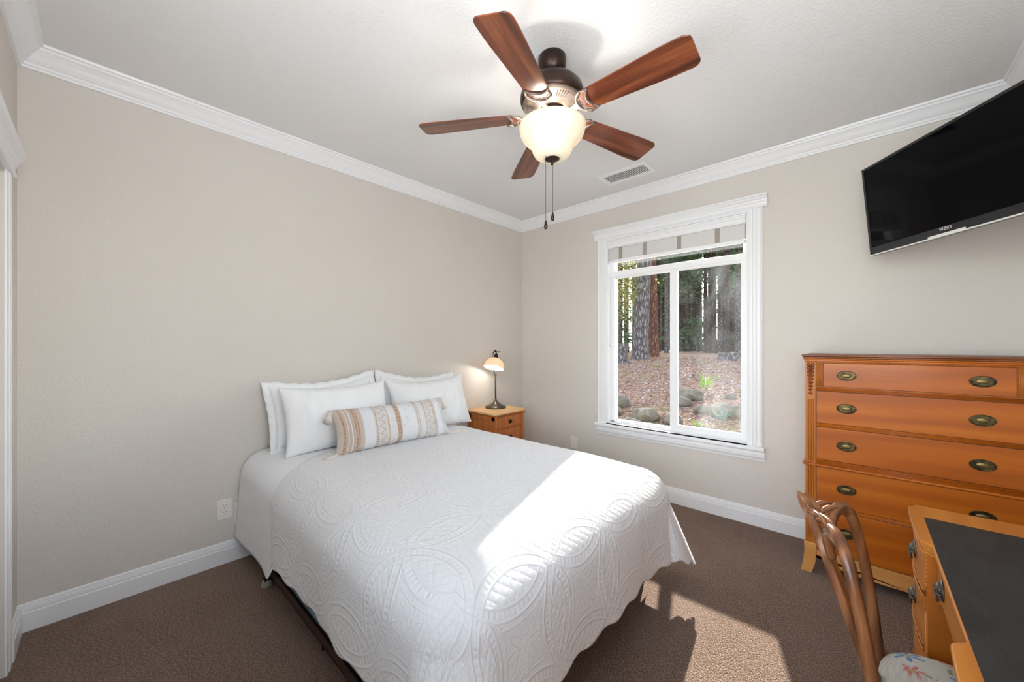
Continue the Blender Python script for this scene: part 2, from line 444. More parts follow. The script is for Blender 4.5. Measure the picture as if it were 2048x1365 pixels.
# ---------------------------------------------------------------- mesh helpers
class MB:
    def __init__(s):
        s.v = []; s.f = []; s.sm = []; s.uv = None
    def add(s, vs, fs, smooth=False):
        o = len(s.v)
        s.v += [tuple(p) for p in vs]
        s.f += [tuple(i + o for i in f) for f in fs]
        s.sm += [smooth] * len(fs)
        return s
    def box(s, x0, x1, y0, y1, z0, z1):
        x0, x1 = min(x0, x1), max(x0, x1); y0, y1 = min(y0, y1), max(y0, y1); z0, z1 = min(z0, z1), max(z0, z1)
        v = [(x0, y0, z0), (x1, y0, z0), (x1, y1, z0), (x0, y1, z0), (x0, y0, z1), (x1, y0, z1), (x1, y1, z1), (x0, y1, z1)]
        return s.add(v, [(0, 3, 2, 1), (4, 5, 6, 7), (0, 1, 5, 4), (1, 2, 6, 5), (2, 3, 7, 6), (3, 0, 4, 7)])
    def prism(s, poly, a, b, axis='z', smooth=False):
        """poly: 2D points; axis z -> (x,y), x -> (y,z), y -> (x,z)"""
        def P(p, t):
            return {'z': (p[0], p[1], t), 'x': (t, p[0], p[1]), 'y': (p[0], t, p[1])}[axis]
        n = len(poly)
        v = [P(p, a) for p in poly] + [P(p, b) for p in poly]
        f = [tuple(range(n)), tuple(range(2 * n - 1, n - 1, -1))] + [(i, i + n, (i + 1) % n + n, (i + 1) % n) for i in range(n)]
        return s.add(v, f, smooth)
    def lathe(s, prof, c=(0, 0, 0), seg=32, smooth=True, mat=None, caps=True):
        """prof: (r, z) list"""
        v = []
        for r, z in prof:
            for k in range(seg):
                a = 2 * PI * k / seg
                v.append(Vector((r * math.cos(a), r * math.sin(a), z)))
        if mat is not None: v = [mat @ p for p in v]
        v = [(p[0] + c[0], p[1] + c[1], p[2] + c[2]) for p in v]
        f = []
        for i in range(len(prof) - 1):
            for k in range(seg):
                k2 = (k + 1) % seg
                f.append((i * seg + k, i * seg + k2, (i + 1) * seg + k2, (i + 1) * seg + k))
        if caps:
            if prof[0][0] > 1e-5: f.append(tuple(range(seg - 1, -1, -1)))
            if prof[-1][0] > 1e-5: f.append(tuple((len(prof) - 1) * seg + k for k in range(seg)))
        return s.add(v, f, smooth)
    def sweep(s, pts, prof, up=Vector((0, 0, 1)), scales=None, smooth=True, closed=False, caps=True):
        """sweep a closed 2D profile (side, up) along 3D points"""
        pts = [Vector(p) for p in pts]; n = len(pts); m = len(prof); v = []
        for i, p in enumerate(pts):
            if closed: t = pts[(i + 1) % n] - pts[i - 1]
            else: t = pts[min(i + 1, n - 1)] - pts[max(i - 1, 0)]
            t.normalize()
            u = up(i) if callable(up) else up
            sd_ = t.cross(u)
            if sd_.length < 1e-4: sd_ = t.cross(Vector((1, 0, 0)))
            sd_.normalize(); uu = sd_.cross(t).normalized()
            sc = scales[i] if scales else 1.0
            if not isinstance(sc, tuple): sc = (sc, sc)
            for a, b in prof:
                v.append(p + sd_ * a * sc[0] + uu * b * sc[1])
        f = []
        for i in range(n if closed else n - 1):
            j = (i + 1) % n
            for k in range(m):
                k2 = (k + 1) % m
                f.append((i * m + k, i * m + k2, j * m + k2, j * m + k))
        if caps and not closed:
            f.append(tuple(range(m - 1, -1, -1))); f.append(tuple((n - 1) * m + k for k in range(m)))
        return s.add(v, f, smooth)
    def tube(s, pts, r, seg=10, **k):
        prof = [(math.cos(2 * PI * i / seg), math.sin(2 * PI * i / seg)) for i in range(seg)]
        rs = r if isinstance(r, (list, tuple)) else [r] * len(pts)
        return s.sweep(pts, prof, scales=list(rs), **k)
    def grid(s, fn, nu, nv, smooth=True, wrapu=False, flip=False):
        v = [fn(i / (nu if wrapu else nu - 1), j / (nv - 1)) for j in range(nv) for i in range(nu)]
        f = []
        for j in range(nv - 1):
            for i in range(nu if wrapu else nu - 1):
                i2 = (i + 1) % nu
                q = (j * nu + i, j * nu + i2, (j + 1) * nu + i2, (j + 1) * nu + i)
                f.append(q[::-1] if flip else q)
        return s.add(v, f, smooth)
    def ellipsoid(s, c, r, nu=16, nv=10, fn=None):
        def g(u, v):
            a = 2 * PI * u; b = PI * (v - 0.5)
            p = Vector((math.cos(a) * math.cos(b), math.sin(a) * math.cos(b), math.sin(b)))
            k = fn(p) if fn else 1.0
            return (c[0] + p.x * r[0] * k, c[1] + p.y * r[1] * k, c[2] + p.z * r[2] * k)
        return s.grid(g, nu, nv, wrapu=True)
    def xf(s, mat):
        s.v = [tuple(mat @ Vector(p)) for p in s.v]; return s
    def build(s, name, mat, parent=None, bevel=0.0, seg=2, loc=None, weld=False):
        me = bpy.data.meshes.new(name)
        me.from_pydata(s.v, [], s.f)
        me.polygons.foreach_set('use_smooth', s.sm)
        if weld or True:
            bm = bmesh.new(); bm.from_mesh(me)
            if weld: bmesh.ops.remove_doubles(bm, verts=bm.verts, dist=1e-5)
            bmesh.ops.recalc_face_normals(bm, faces=bm.faces)
            bm.to_mesh(me); bm.free()
        me.update()
        mats = mat if isinstance(mat, (list, tuple)) else [mat]
        for q in mats: me.materials.append(q)
        o = bpy.data.objects.new(name, me)
        COL.objects.link(o)
        if parent is not None: o.parent = parent
        if loc is not None: o.location = loc
        if bevel:
            b = o.modifiers.new('bevel', 'BEVEL'); b.width = bevel; b.segments = seg; b.limit_method = 'ANGLE'
            b.angle_limit = math.radians(40); b.harden_normals = False
            for p in me.polygons: pass
        return o

def thing(name, label, cat, loc=(0, 0, 0), rz=0.0, group=None):
    o = bpy.data.objects.new(name, None)
    COL.objects.link(o); o.empty_display_size = 0.1
    o.location = loc; o.rotation_euler = (0, 0, rz)
    o['label'] = label; o['category'] = cat
    if group: o['group'] = group
    return o
def tag(o, label, cat, group=None, kind=None):
    o['label'] = label; o['category'] = cat
    if group: o['group'] = group
    if kind: o['kind'] = kind
    return o
def struct(o, label=None):
    o['kind'] = 'structure'
    if label: o['label'] = label; 
    return o

# ---------------------------------------------------------------- room shell
RX0, RY0, H = -3.585, -3.494, 2.74
T = 0.14
# window opening
WY0, WY1, WZ0, WZ1 = -2.24, -1.085, 0.575, 2.35
b = MB(); b.box(RX0 - T, T, RY0 - T, T, -0.08, 0.0)
fl = struct(b.build('floor', M['carpet']), 'brown cut pile carpet covering the bedroom floor')
b = MB(); b.box(RX0 - T, T, RY0 - T, T, H, H + 0.1)
struct(b.build('ceiling', M['ceil']), 'white textured ceiling')
b = MB(); b.box(RX0 - T, T, 0, T, 0, H)
struct(b.build('wall_north', M['wall']), 'beige textured wall behind the bed')
b = MB(); UX0, UX1, UZ0, UZ1 = -3.50, -2.64, 0.92, 2.50      # opening added for fill light, unseen behind the camera
b.box(RX0 - T, UX0, RY0 - T, RY0, 0, H); b.box(UX1, T, RY0 - T, RY0, 0, H); b.box(UX0, UX1, RY0 - T, RY0, 0, UZ0); b.box(UX0, UX1, RY0 - T, RY0, UZ1, H)
struct(b.build('wall_south', M['wall']), 'beige wall behind the desk')
b = MB()
b.box(0, T, RY0, WY0, 0, H); b.box(0, T, WY1, 0, 0, H); b.box(0, T, WY0, WY1, 0, WZ0); b.box(0, T, WY0, WY1, WZ1, H)
struct(b.build('wall_east', M['wall']), 'beige wall with the window')
DY0, DY1, DZ = -1.16, -0.34, 2.04
b = MB()
VY0, VY1, VZ0, VZ1 = -3.40, -1.80, 0.80, 2.45      # invented window hole, out of view, to let fill light in
b.box(RX0 - T, RX0, RY0, VY0, 0, H); b.box(RX0 - T, RX0, VY1, DY0, 0, H); b.box(RX0 - T, RX0, VY0, VY1, 0, VZ0); b.box(RX0 - T, RX0, VY0, VY1, VZ1, H)
b.box(RX0 - T, RX0, DY1, 0, 0, H); b.box(RX0 - T, RX0, DY0, DY1, DZ, H)
struct(b.build('wall_west', M['wall']), 'beige wall with the closet door')

def wall_run(name, prof, side, a, b_, mitre=(True, True), mat='trim', label=None):
    """profile (offset from wall, z) run along a wall; side n/e/s/w; a..b_ along the wall"""
    v = []; n = len(prof)
    for k, t in enumerate((a, b_)):
        for o_, z in prof:
            sgn = 1 if k == 0 else -1
            tt = t + (sgn * o_ if mitre[k] else 0)
            if side == 'n': v.append((tt, -o_, z))
            if side == 's': v.append((tt, RY0 + o_, z))
            if side == 'e': v.append((-o_, tt, z))
            if side == 'w': v.append((RX0 + o_, tt, z))
    f = [tuple(range(n)), tuple(range(2 * n - 1, n - 1, -1))] + [(i, i + n, (i + 1) % n + n, (i + 1) % n) for i in range(n)]
    m = MB().add(v, f)
    return struct(m.build(name, M[mat]), label)

crown = [(0, H - 0.102), (0.012, H - 0.102), (0.014, H - 0.092), (0.020, H - 0.088), (0.022, H - 0.078), (0.030, H - 0.072), (0.040, H - 0.060),
         (0.050, H - 0.044), (0.062, H - 0.030), (0.070, H - 0.024), (0.072, H - 0.014), (0.082, H - 0.012), (0.085, H - 0.004), (0.085, H), (0, H)]
wall_run('trim_1', crown, 'n', RX0, 0, label='white crown moulding above the bed wall')
wall_run('trim_2', crown, 'e', RY0, 0, label='white crown moulding above the window wall')
wall_run('trim_3', crown, 's', RX0, 0, label='white crown moulding above the television wall')
wall_run('trim_4', crown, 'w', RY0, 0, label='white crown moulding above the door wall')
base = [(0, 0), (0.016, 0), (0.016, 0.086), (0.013, 0.090), (0.013, 0.098), (0.011, 0.110), (0.0105, 0.113), (0.0075, 0.114), (0.0075, 0.118), (0.006, 0.126), (0.003, 0.130), (0, 0.130)]
wall_run('baseboard_north', base, 'n', RX0, 0, label='white baseboard below the bed wall')
wall_run('baseboard_east', base, 'e', RY0, 0, label='white baseboard below the window wall')
wall_run('baseboard_south', base, 's', RX0, 0, label='white baseboard below the television wall')
wall_run('baseboard_west', base, 'w', -0.25, 0, (False, True), label='white baseboard by the closet door')
wall_run('baseboard_west', base, 'w', RY0, DY0 - 0.09, (True, False), label='white baseboard beyond the closet door')

# closet / entry door in the west wall
door = thing('door_1', 'white panelled door in the left wall with moulded casing', 'door', (RX0, (DY0 + DY1) / 2, 0))
door['kind'] = 'structure'
del door['category']
cx_ = RX0
def rel(mb, e):   # world coordinates to the parent's local ones
    l = e.location
    mb.v = [(p[0] - l.x, p[1] - l.y, p[2] - l.z) for p in mb.v]
    return mb
cas = [(0.0, 0.0), (0.0, 0.09), (0.009, 0.09), (0.012, 0.075), (0.008, 0.068), (0.008, 0.056), (0.012, 0.05), (0.012, 0.034), (0.008, 0.03), (0.008, 0.014), (0.006, 0.0)]
m = MB()
m.prism([(RX0 + o_, DY1 + y_) for o_, y_ in cas], 0, 2.05, 'z')
m.prism([(RX0 + o_, DY0 - y_) for o_, y_ in cas], 0, 2.05, 'z')
rel(m, door).build('door_casing', M['trim'], door)
m = MB()
hp = [(0, 2.05), (0.018, 2.05), (0.024, 2.058), (0.018, 2.066), (0.018, 2.09), (0.026, 2.10), (0.028, 2.115), (0.040, 2.128), (0.046, 2.142), (0.046, 2.152), (0, 2.152)]
m.prism([(RX0 + a, z) for a, z in hp], DY0 - 0.10, DY1 + 0.105, 'y')
rel(m, door).build('door_head', M['trim'], door)
m = MB(); m.box(RX0 - 0.06, RX0 - 0.02, DY0, DY1, 0.005, DZ)
for z0, z1 in ((0.2, 0.95), (1.1, 1.9)):
    for y0, y1 in ((DY0 + 0.1, (DY0 + DY1) / 2 - 0.04), ((DY0 + DY1) / 2 + 0.04, DY1 - 0.1)):
        m.box(RX0 - 0.02, RX0 - 0.014, y0, y1, z0, z1)
rel(m, door).build('door_panel', M['trim'], door, bevel=0.003)
m = MB(); m.box(RX0 - T, RX0 - 0.1, DY0, DY1, 0, DZ)
rel(m, door).build('door_backing', M['trim'], door)

# ---------------------------------------------------------------- window
win = thing('window_1', 'white framed sliding window with moulded casing looking onto woodland', 'window', (0, (WY0 + WY1) / 2, WZ0))
win['kind'] = 'structure'; del win['category']
def wp(mb, name, mat, **k): return rel(mb, win).build(name, M[mat], win, **k)
m = MB()
cw = [(0.0, 0.0), (0.0, 0.098), (-0.018, 0.098), (-0.024, 0.088), (-0.018, 0.080), (-0.018, 0.062), (-0.023, 0.056), (-0.023, 0.040), (-0.016, 0.034), (-0.016, 0.018), (-0.012, 0.0)]
m.prism([(a, WY1 + y) for a, y in cw], 0.57, 2.352, 'z')
m.prism([(a, WY0 - y) for a, y in cw], 0.57, 2.352, 'z')
m.box(-0.018, 0, WY0 - 0.02, WY1 + 0.02, 2.335, 2.36)
wp(m, 'window_casing', 'trim')
m = MB()
hp = [(0, 2.352), (-0.026, 2.352), (-0.032, 2.360), (-0.026, 2.368), (-0.026, 2.388), (-0.034, 2.394), (-0.036, 2.404), (-0.048, 2.414), (-0.056, 2.424), (-0.066, 2.428), (-0.066, 2.438), (0, 2.438)]
m.prism(hp, WY0 - 0.128, WY1 + 0.128, 'y')
wp(m, 'window_head', 'trim')
m = MB()
sp = [(0.06, 0.592), (0.06, 0.560), (0, 0.560), (0, 0.484), (-0.012, 0.484), (-0.016, 0.500), (-0.026, 0.512), (-0.030, 0.532), (-0.024, 0.538), (-0.024, 0.552), (-0.048, 0.560), (-0.054, 0.570), (-0.054, 0.584), (-0.046, 0.592)]
m.box(-0.046, 0.062, WY0, WY1, 0.560, 0.592)
m.prism([q for q in sp if q[0] <= 0.0] + [(0, 0.592)], WY0 - 0.112, WY1 + 0.112, 'y')
wp(m, 'window_sill', 'trim')
m = MB()   # jamb liners
m.box(0, 0.13, WY1 - 0.008, WY1, WZ0, WZ1); m.box(0, 0.13, WY0, WY0 + 0.008, WZ0, WZ1); m.box(0, 0.13, WY0, WY1, WZ1 - 0.012, WZ1)
wp(m, 'window_jamb', 'trim')
FY0, FY1 = WY0 + 0.008, WY1 - 0.008
m = MB()   # outer vinyl frame with transom bar
m.box(0.055, 0.125, FY1 - 0.035, FY1, 0.56, 2.338); m.box(0.055, 0.125, FY0, FY0 + 0.035, 0.56, 2.338)
m.box(0.055, 0.125, FY0, FY1, 0.56, 0.612); m.box(0.055, 0.125, FY0, FY1, 2.29, 2.338)
m.box(0.045, 0.125, FY0, FY1, 1.995, 2.045)
m.box(0.040, 0.048, FY0, FY1, 0.592, 0.604)
wp(m, 'window_frame', 'vinyl', bevel=0.003)
m = MB()   # fixed left sash
y0, y1 = -1.70, FY1 - 0.03
m.box(0.095, 0.115, y1 - 0.012, y1, 0.6, 2.0); m.box(0.095, 0.115, y0, y0 + 0.045, 0.6, 2.0); m.box(0.095, 0.115, y0, y1, 0.60, 0.622); m.box(0.095, 0.115, y0, y1, 1.982, 2.0)
wp(m, 'window_sash', 'vinyl', bevel=0.002)
m = MB()   # sliding right sash, nearer to the room
y0, y1 = FY0 + 0.002, -1.652
m.box(0.049, 0.09, y1 - 0.062, y1, 0.6, 1.9985); m.box(0.049, 0.09, y0, y0 + 0.044, 0.6, 1.9985)
m.box(0.049, 0.09, y0 + 0.044, y1 - 0.062, 0.6, 0.652); m.box(0.049, 0.09, y0 + 0.044, y1 - 0.062, 1.978, 1.9985)
m.box(0.047, 0.056, y1 - 0.030, y1 - 0.012, 1.28, 1.36)
wp(m, 'window_sash', 'vinyl', bevel=0.003)
m = MB(); m.box(0.104, 0.107, -1.69, FY1 - 0.04, 0.61, 1.99); wp(m, 'window_pane', 'glass')
m = MB(); m.box(0.071, 0.074, FY0 + 0.03, -1.70, 0.63, 1.97); wp(m, 'window_pane', 'glass_d')
m = MB(); m.box(0.098, 0.101, FY0 + 0.03, FY1 - 0.03, 2.03, 2.30); wp(m, 'window_pane', 'glass')

# woven shade, raised
sh = thing('window_shade', 'raised white woven shade with grey tapes hanging in the window', 'blind', (0.01, (WY0 + WY1) / 2, 2.33))
m = MB(); m.prism([(0.0, 2.333), (-0.014, 2.333), (-0.014, 2.322), (-0.020, 2.314), (-0.020, 2.300), (-0.014, 2.296), (-0.014, 2.272), (-0.018, 2.266), (-0.018, 2.258), (0.0, 2.258)], FY0 + 0.002, FY1 - 0.002, 'y')
rel(m, sh).build('valance', M['trim'], sh)
m = MB()
for k in range(7): m.box(0.002 + k * 0.005, 0.006 + k * 0.005, FY0 + 0.008, FY1 - 0.010, 2.146 + k * 0.001, 2.262)
rel(m, sh).build('woven_panel', M['weave'], sh)
m = MB(); m.box(0.000, 0.042, FY0 + 0.008, FY1 - 0.010, 2.118, 2.143)
rel(m, sh).build('bottom_rail', M['vinyl'], sh, bevel=0.004)
for yy in (-1.135 - 0.085, -1.45, -1.745, -2.035):
    m = MB(); m.box(-0.001, 0.002, yy - 0.017, yy + 0.017, 2.146, 2.262)
    rel(m, sh).build('tape', M['tape'], sh)
for yy, zz in ((-1.140, 1.36), (-1.118, 1.32)):
    m = MB(); m.tube([(-0.004, yy, 2.26), (-0.004, yy, 1.9), (-0.004, yy + 0.004, zz)], 0.0012, 6)
    c = rel(m, sh).build('pull_cord', M['vinyl'], sh)
    m = MB(); m.lathe([(0.001, 0.0), (0.004, -0.006), (0.007, -0.03), (0.008, -0.034), (0.0, -0.036)], (-0.004, yy + 0.004, zz), 12)
    rel(m, sh).build('cord_tassel', M['vinyl'], sh)

# ---------------------------------------------------------------- ceiling register
vt = thing('ceiling_vent', 'white metal louvred air vent on the ceiling near the window', 'vent', (-0.385, -1.46, H))
m = MB()
m.box(-0.5, -0.27, -1.667, -1.63, H - 0.005, H); m.box(-0.5, -0.27, -1.29, -1.253, H - 0.005, H)
m.box(-0.5, -0.45, -1.63, -1.29, H - 0.005, H); m.box(-0.32, -0.27, -1.63, -1.29, H - 0.005, H)
rel(m, vt).build('frame', M['trim'], vt, bevel=0.002)
m = MB()
for k in range(22):
    y = -1.623 + k * 0.0155
    m.add([(-0.45, y, H - 0.004), (-0.32, y, H - 0.004), (-0.32, y + 0.010, H - 0.001), (-0.45, y + 0.010, H - 0.001),
           (-0.45, y + 0.001, H - 0.003), (-0.32, y + 0.001, H - 0.003), (-0.32, y + 0.011, H - 0.0002), (-0.45, y + 0.011, H - 0.0002)],
          [(0, 1, 2, 3), (7, 6, 5, 4), (0, 4, 5, 1), (3, 2, 6, 7), (0, 3, 7, 4), (1, 5, 6, 2)])
rel(m, vt).build('louvres', M['trim'], vt)
m = MB(); m.box(-0.45, -0.32, -1.63, -1.29, H - 0.0006, H - 0.0001)
rel(m, vt).build('duct_opening', M['duct'], vt)

# ---------------------------------------------------------------- outlets
def outlet(loc, rz, label):
    o = thing('wall_outlet', label, 'outlet', loc, rz, None)
    m = MB(); m.box(-0.037, 0.037, -0.006, 0, -0.06, 0.06); m.build('cover_plate', M['plastic_white'], o, bevel=0.003)
    for z in (-0.02, 0.02):
        m = MB(); m.prism([(0.017 * math.cos(a) if abs(math.cos(a)) < 0.99 else 0.017 * math.cos(a), z + 0.0145 * max(-0.86, min(0.86, math.sin(a)))) for a in [2 * PI * k / 24 for k in range(24)]], -0.008, -0.005, 'y')
        r = m.build('receptacle', M['plastic_white'], o)
        m = MB(); m.box(-0.0075, -0.0055, -0.0086, -0.0078, z + 0.001, z + 0.009); m.box(0.0055, 0.0075, -0.0086, -0.0078, z + 0.002, z + 0.008)
        m.box(-0.002, 0.002, -0.0086, -0.0078, z - 0.009, z - 0.005)
        m.build('slots', M['slot'], r)
    m = MB(); m.lathe([(0.0, 0.0), (0.003, 0.0), (0.003, 0.001), (0, 0.0015)], (0, 0, 0), 10, mat=Matrix.Rotation(PI / 2, 4, 'X')); m.v = [(p[0], p[1] - 0.006, p[2]) for p in m.v]
    m.build('screw', M['silver'], o)
    return o
outlet((-2.80, 0, 0.33), 0, 'white duplex wall outlet left of the bed above the baseboard')
outlet((0, -0.715, 0.34), -PI / 2, 'white wall outlet below the left end of the window sill')
outlet((-2.712, 0, 0.29), 0, 'white wall outlet half hidden behind the hanging bed sheet')

# ---------------------------------------------------------------- bed
BX, HW, FOOT = -1.93, 0.80, -2.10       # centre line, half width, foot
BT = 0.665
bed = thing('bed', 'queen bed with brown metal frame, blue box spring and white mattress', 'bed', (BX, -1.06, 0))
def bp(mb, name, mat, parent=None, **k): return rel(mb, bed).build(name, M[mat], parent or bed, **k)
for sx in (-1, 1):
    x = BX + sx * 0.785
    m = MB(); m.box(x, x - sx * 0.004, -2.06, -0.12, 0.132, 0.176); m.box(x, x - sx * 0.04, -2.06, -0.12, 0.132, 0.136)
    bp(m, 'side_rail', 'rail')
for y in (-0.42, -1.25, -1.95):
    m = MB(); m.prism([(y - 0.018, 0.132), (y + 0.018, 0.132), (y + 0.018, 0.128), (y - 0.014, 0.128), (y - 0.014, 0.100), (y - 0.018, 0.100)], BX - 0.78, BX + 0.78, 'x')
    bp(m, 'cross_bar', 'rail')
for x in (BX - 0.755, BX + 0.755, BX):
    for y in (-0.45, -1.93):
        m = MB(); m.box(x - 0.02, x + 0.02, y - 0.016, y - 0.012, 0.02, 0.13); m.box(x - 0.02, x - 0.016, y - 0.016, y + 0.016, 0.02, 0.13)
        lg = bp(m, 'leg', 'black')
        m = MB(); m.lathe([(0.026, 0.001), (0.028, 0.006), (0.024, 0.03), (0.014, 0.04)], (x - 0.005, y, 0), 16)
        bp(m, 'glide', 'glide', lg)
m = MB(); m.box(BX - 0.765, BX + 0.765, -2.06, -0.04, 0.137, 0.40); bp(m, 'box_spring', 'boxspring', bevel=0.03, seg=4)
m = MB(); m.box(BX - 0.765, BX + 0.765, -2.06, -0.03, 0.40, 0.63); bp(m, 'mattress', 'mattress', bevel=0.11, seg=6)

def top_sag(x, y):
    """bed surface height"""
    u = (x - BX) / HW
    return BT - 0.020 * u * u - 0.012 * max(0, (-y - 1.3) / 0.8) ** 2 + 0.006 * noise.noise(Vector((x * 2.2, y * 2.2, 3)))

def cloth_point(s, t, off, R, hw, foot, wav=0.02, wfreq=9.0, seed=0.0):
    """s: signed cloth coordinate across; t: cloth coordinate from the head wall (0) towards the foot (positive).
    returns the draped point; off lifts the cloth off the bed."""
    ex = hw - R; ey = -foot - R
    p = max(0.0, abs(s) - ex); q = max(0.0, t - ey)
    sg = 1 if s > 0 else -1
    bx = min(abs(s), ex); by = min(t, ey)
    r = math.hypot(p, q)
    if r < 1e-9:
        x = BX + s; y = -t
        return Vector((x, y, top_sag(x, y) + off))
    phi = math.atan2(q, p)
    if p > 0 and q > 0:                                   # rounded corners of the cloth
        c_, s_ = abs(math.cos(phi)), abs(math.sin(phi))
        r *= max(c_, s_) / (c_ ** 4 + s_ ** 4) ** 0.25
    cdir = Vector((sg * math.cos(phi), -math.sin(phi), 0))
    arc = R * PI / 2
    if r < arc:
        h = R * math.sin(r / R); d = R * (1 - math.cos(r / R)); hang = 0
    else:
        h = R; hang = (r - arc) ; d = R + hang
    corner = math.sin(2 * phi) if (p > 0 and q > 0) else 0.0
    # along-edge coordinate for waves
    along = (by if q == 0 else ey + 0.3) if phi < PI / 4 else (sg * bx * 1.3 + 7)
    g = min(1.0, hang / 0.35)
    wv = g * wav * (math.sin(wfreq * along + seed + 1.5 * noise.noise(Vector((along * 1.1, seed, 0)))) + 0.6 * noise.noise(Vector((along * 4, hang * 2, seed))))
    fl_ = 0.018 * g + (0.34 * hang * corner ** 0.55 if corner > 0 else 0)
    h2 = h + wv * (1 - 0.6 * corner) + fl_
    pos = Vector((BX + sg * bx, -by, 0)) + cdir * h2
    zt = top_sag(BX + sg * bx, -by)
    if corner > 0: d *= math.sqrt(max(0.0, 1 - (0.34 * corner) ** 2))
    pos.z = zt + off - d
    return pos

def make_cloth(name, mat, srange, trange, ns, nt, off, R, hw, foot, edge=None, thick=0.004, wav=0.018, seed=0.0, hem=None, label='', cat='', wfreq=9.0):
    v = []; uvs = []
    for j in range(nt):
        for i in range(ns):
            s = srange[0] + (srange[1] - srange[0]) * i / (ns - 1)
            fr = j / (nt - 1)
            t0 = edge(s) if edge else trange[0]
            t = t0 + (trange[1] - t0) * fr
            s2, t2 = (hem(s, t) if hem else (s, t))
            v.append(cloth_point(s2, t2, off, R, hw, foot, wav, wfreq, seed)); uvs.append((s2, t2))
    f = [(j * ns + i, j * ns + i + 1, (j + 1) * ns + i + 1, (j + 1) * ns + i) for j in range(nt - 1) for i in range(ns - 1)]
    me = bpy.data.meshes.new(name); me.from_pydata([tuple(a) for a in v], [], f)
    me.polygons.foreach_set('use_smooth', [True] * len(f))
    ul = me.uv_layers.new(name='UVMap')
    for l in me.loops: ul.data[l.index].uv = uvs[l.vertex_index]
    bm = bmesh.new(); bm.from_mesh(me); bmesh.ops.recalc_face_normals(bm, faces=bm.faces)
    # normals must point up / out
    c = sum((1 if fc.normal.z > 0.3 else (-1 if fc.normal.z < -0.3 else 0)) for fc in bm.faces)
    if c < 0: bmesh.ops.reverse_faces(bm, faces=bm.faces)
    bm.to_mesh(me); bm.free()
    me.materials.append(M[mat])
    o = bpy.data.objects.new(name, me); COL.objects.link(o)
    md = o.modifiers.new('thickness', 'SOLIDIFY'); md.thickness = thick; md.offset = -1
    tag(o, label, cat)
    return o
def sm(a, b, x):
    t = max(0.0, min(1.0, (x - a) / (b - a))); return t * t * (3 - 2 * t)
# white sheet under the coverlet, showing at the head
make_cloth('bed_sheet', 'sheet', (-1.25, 1.25), (0.012, 1.0), 150, 60, 0.008, 0.15, 0.792, FOOT - 0.02, thick=0.004, wav=0.016, seed=2.0, hem=lambda s, t: ((1 if s > 0 else -1) * min(abs(s), 1.25 - 0.16 * sm(0.62, 0.84, t)), t),
           label='plain white sheet and blanket showing at the head of the bed', cat='sheet', wfreq=7.0)
def cov_edge(s):
    return 0.42 + 0.02 * math.sin(s * 4 + 1) + 0.26 * sm(0.35, 0.80, -s) + 0.12 * sm(0.60, 0.9, s) + 0.08 * sm(0.80, 1.2, -s)
def cov_hem(s, t):
    a = 0.010 * math.sin(abs(s) * 42) + 0.0
    te = 1.0 if t > 2.3 else 0.0
    k = sm(2.40, 2.49, t)
    ks = sm(1.05, 1.13, abs(s))
    return s + (1 if s > 0 else -1) * ks * 0.007 * math.sin(t * 34), t + k * 0.010 * math.sin(s * 34)
make_cloth('coverlet', 'coverlet', (-1.135, 1.165), (0.45, 2.49), 380, 330, 0.016, 0.17, 0.805, FOOT - 0.02, edge=cov_edge, thick=0.012, wav=0.014, seed=0.6, hem=cov_hem,
           label='white quilted matelasse coverlet with interlocking oval pattern draped over the bed', cat='bedspread')

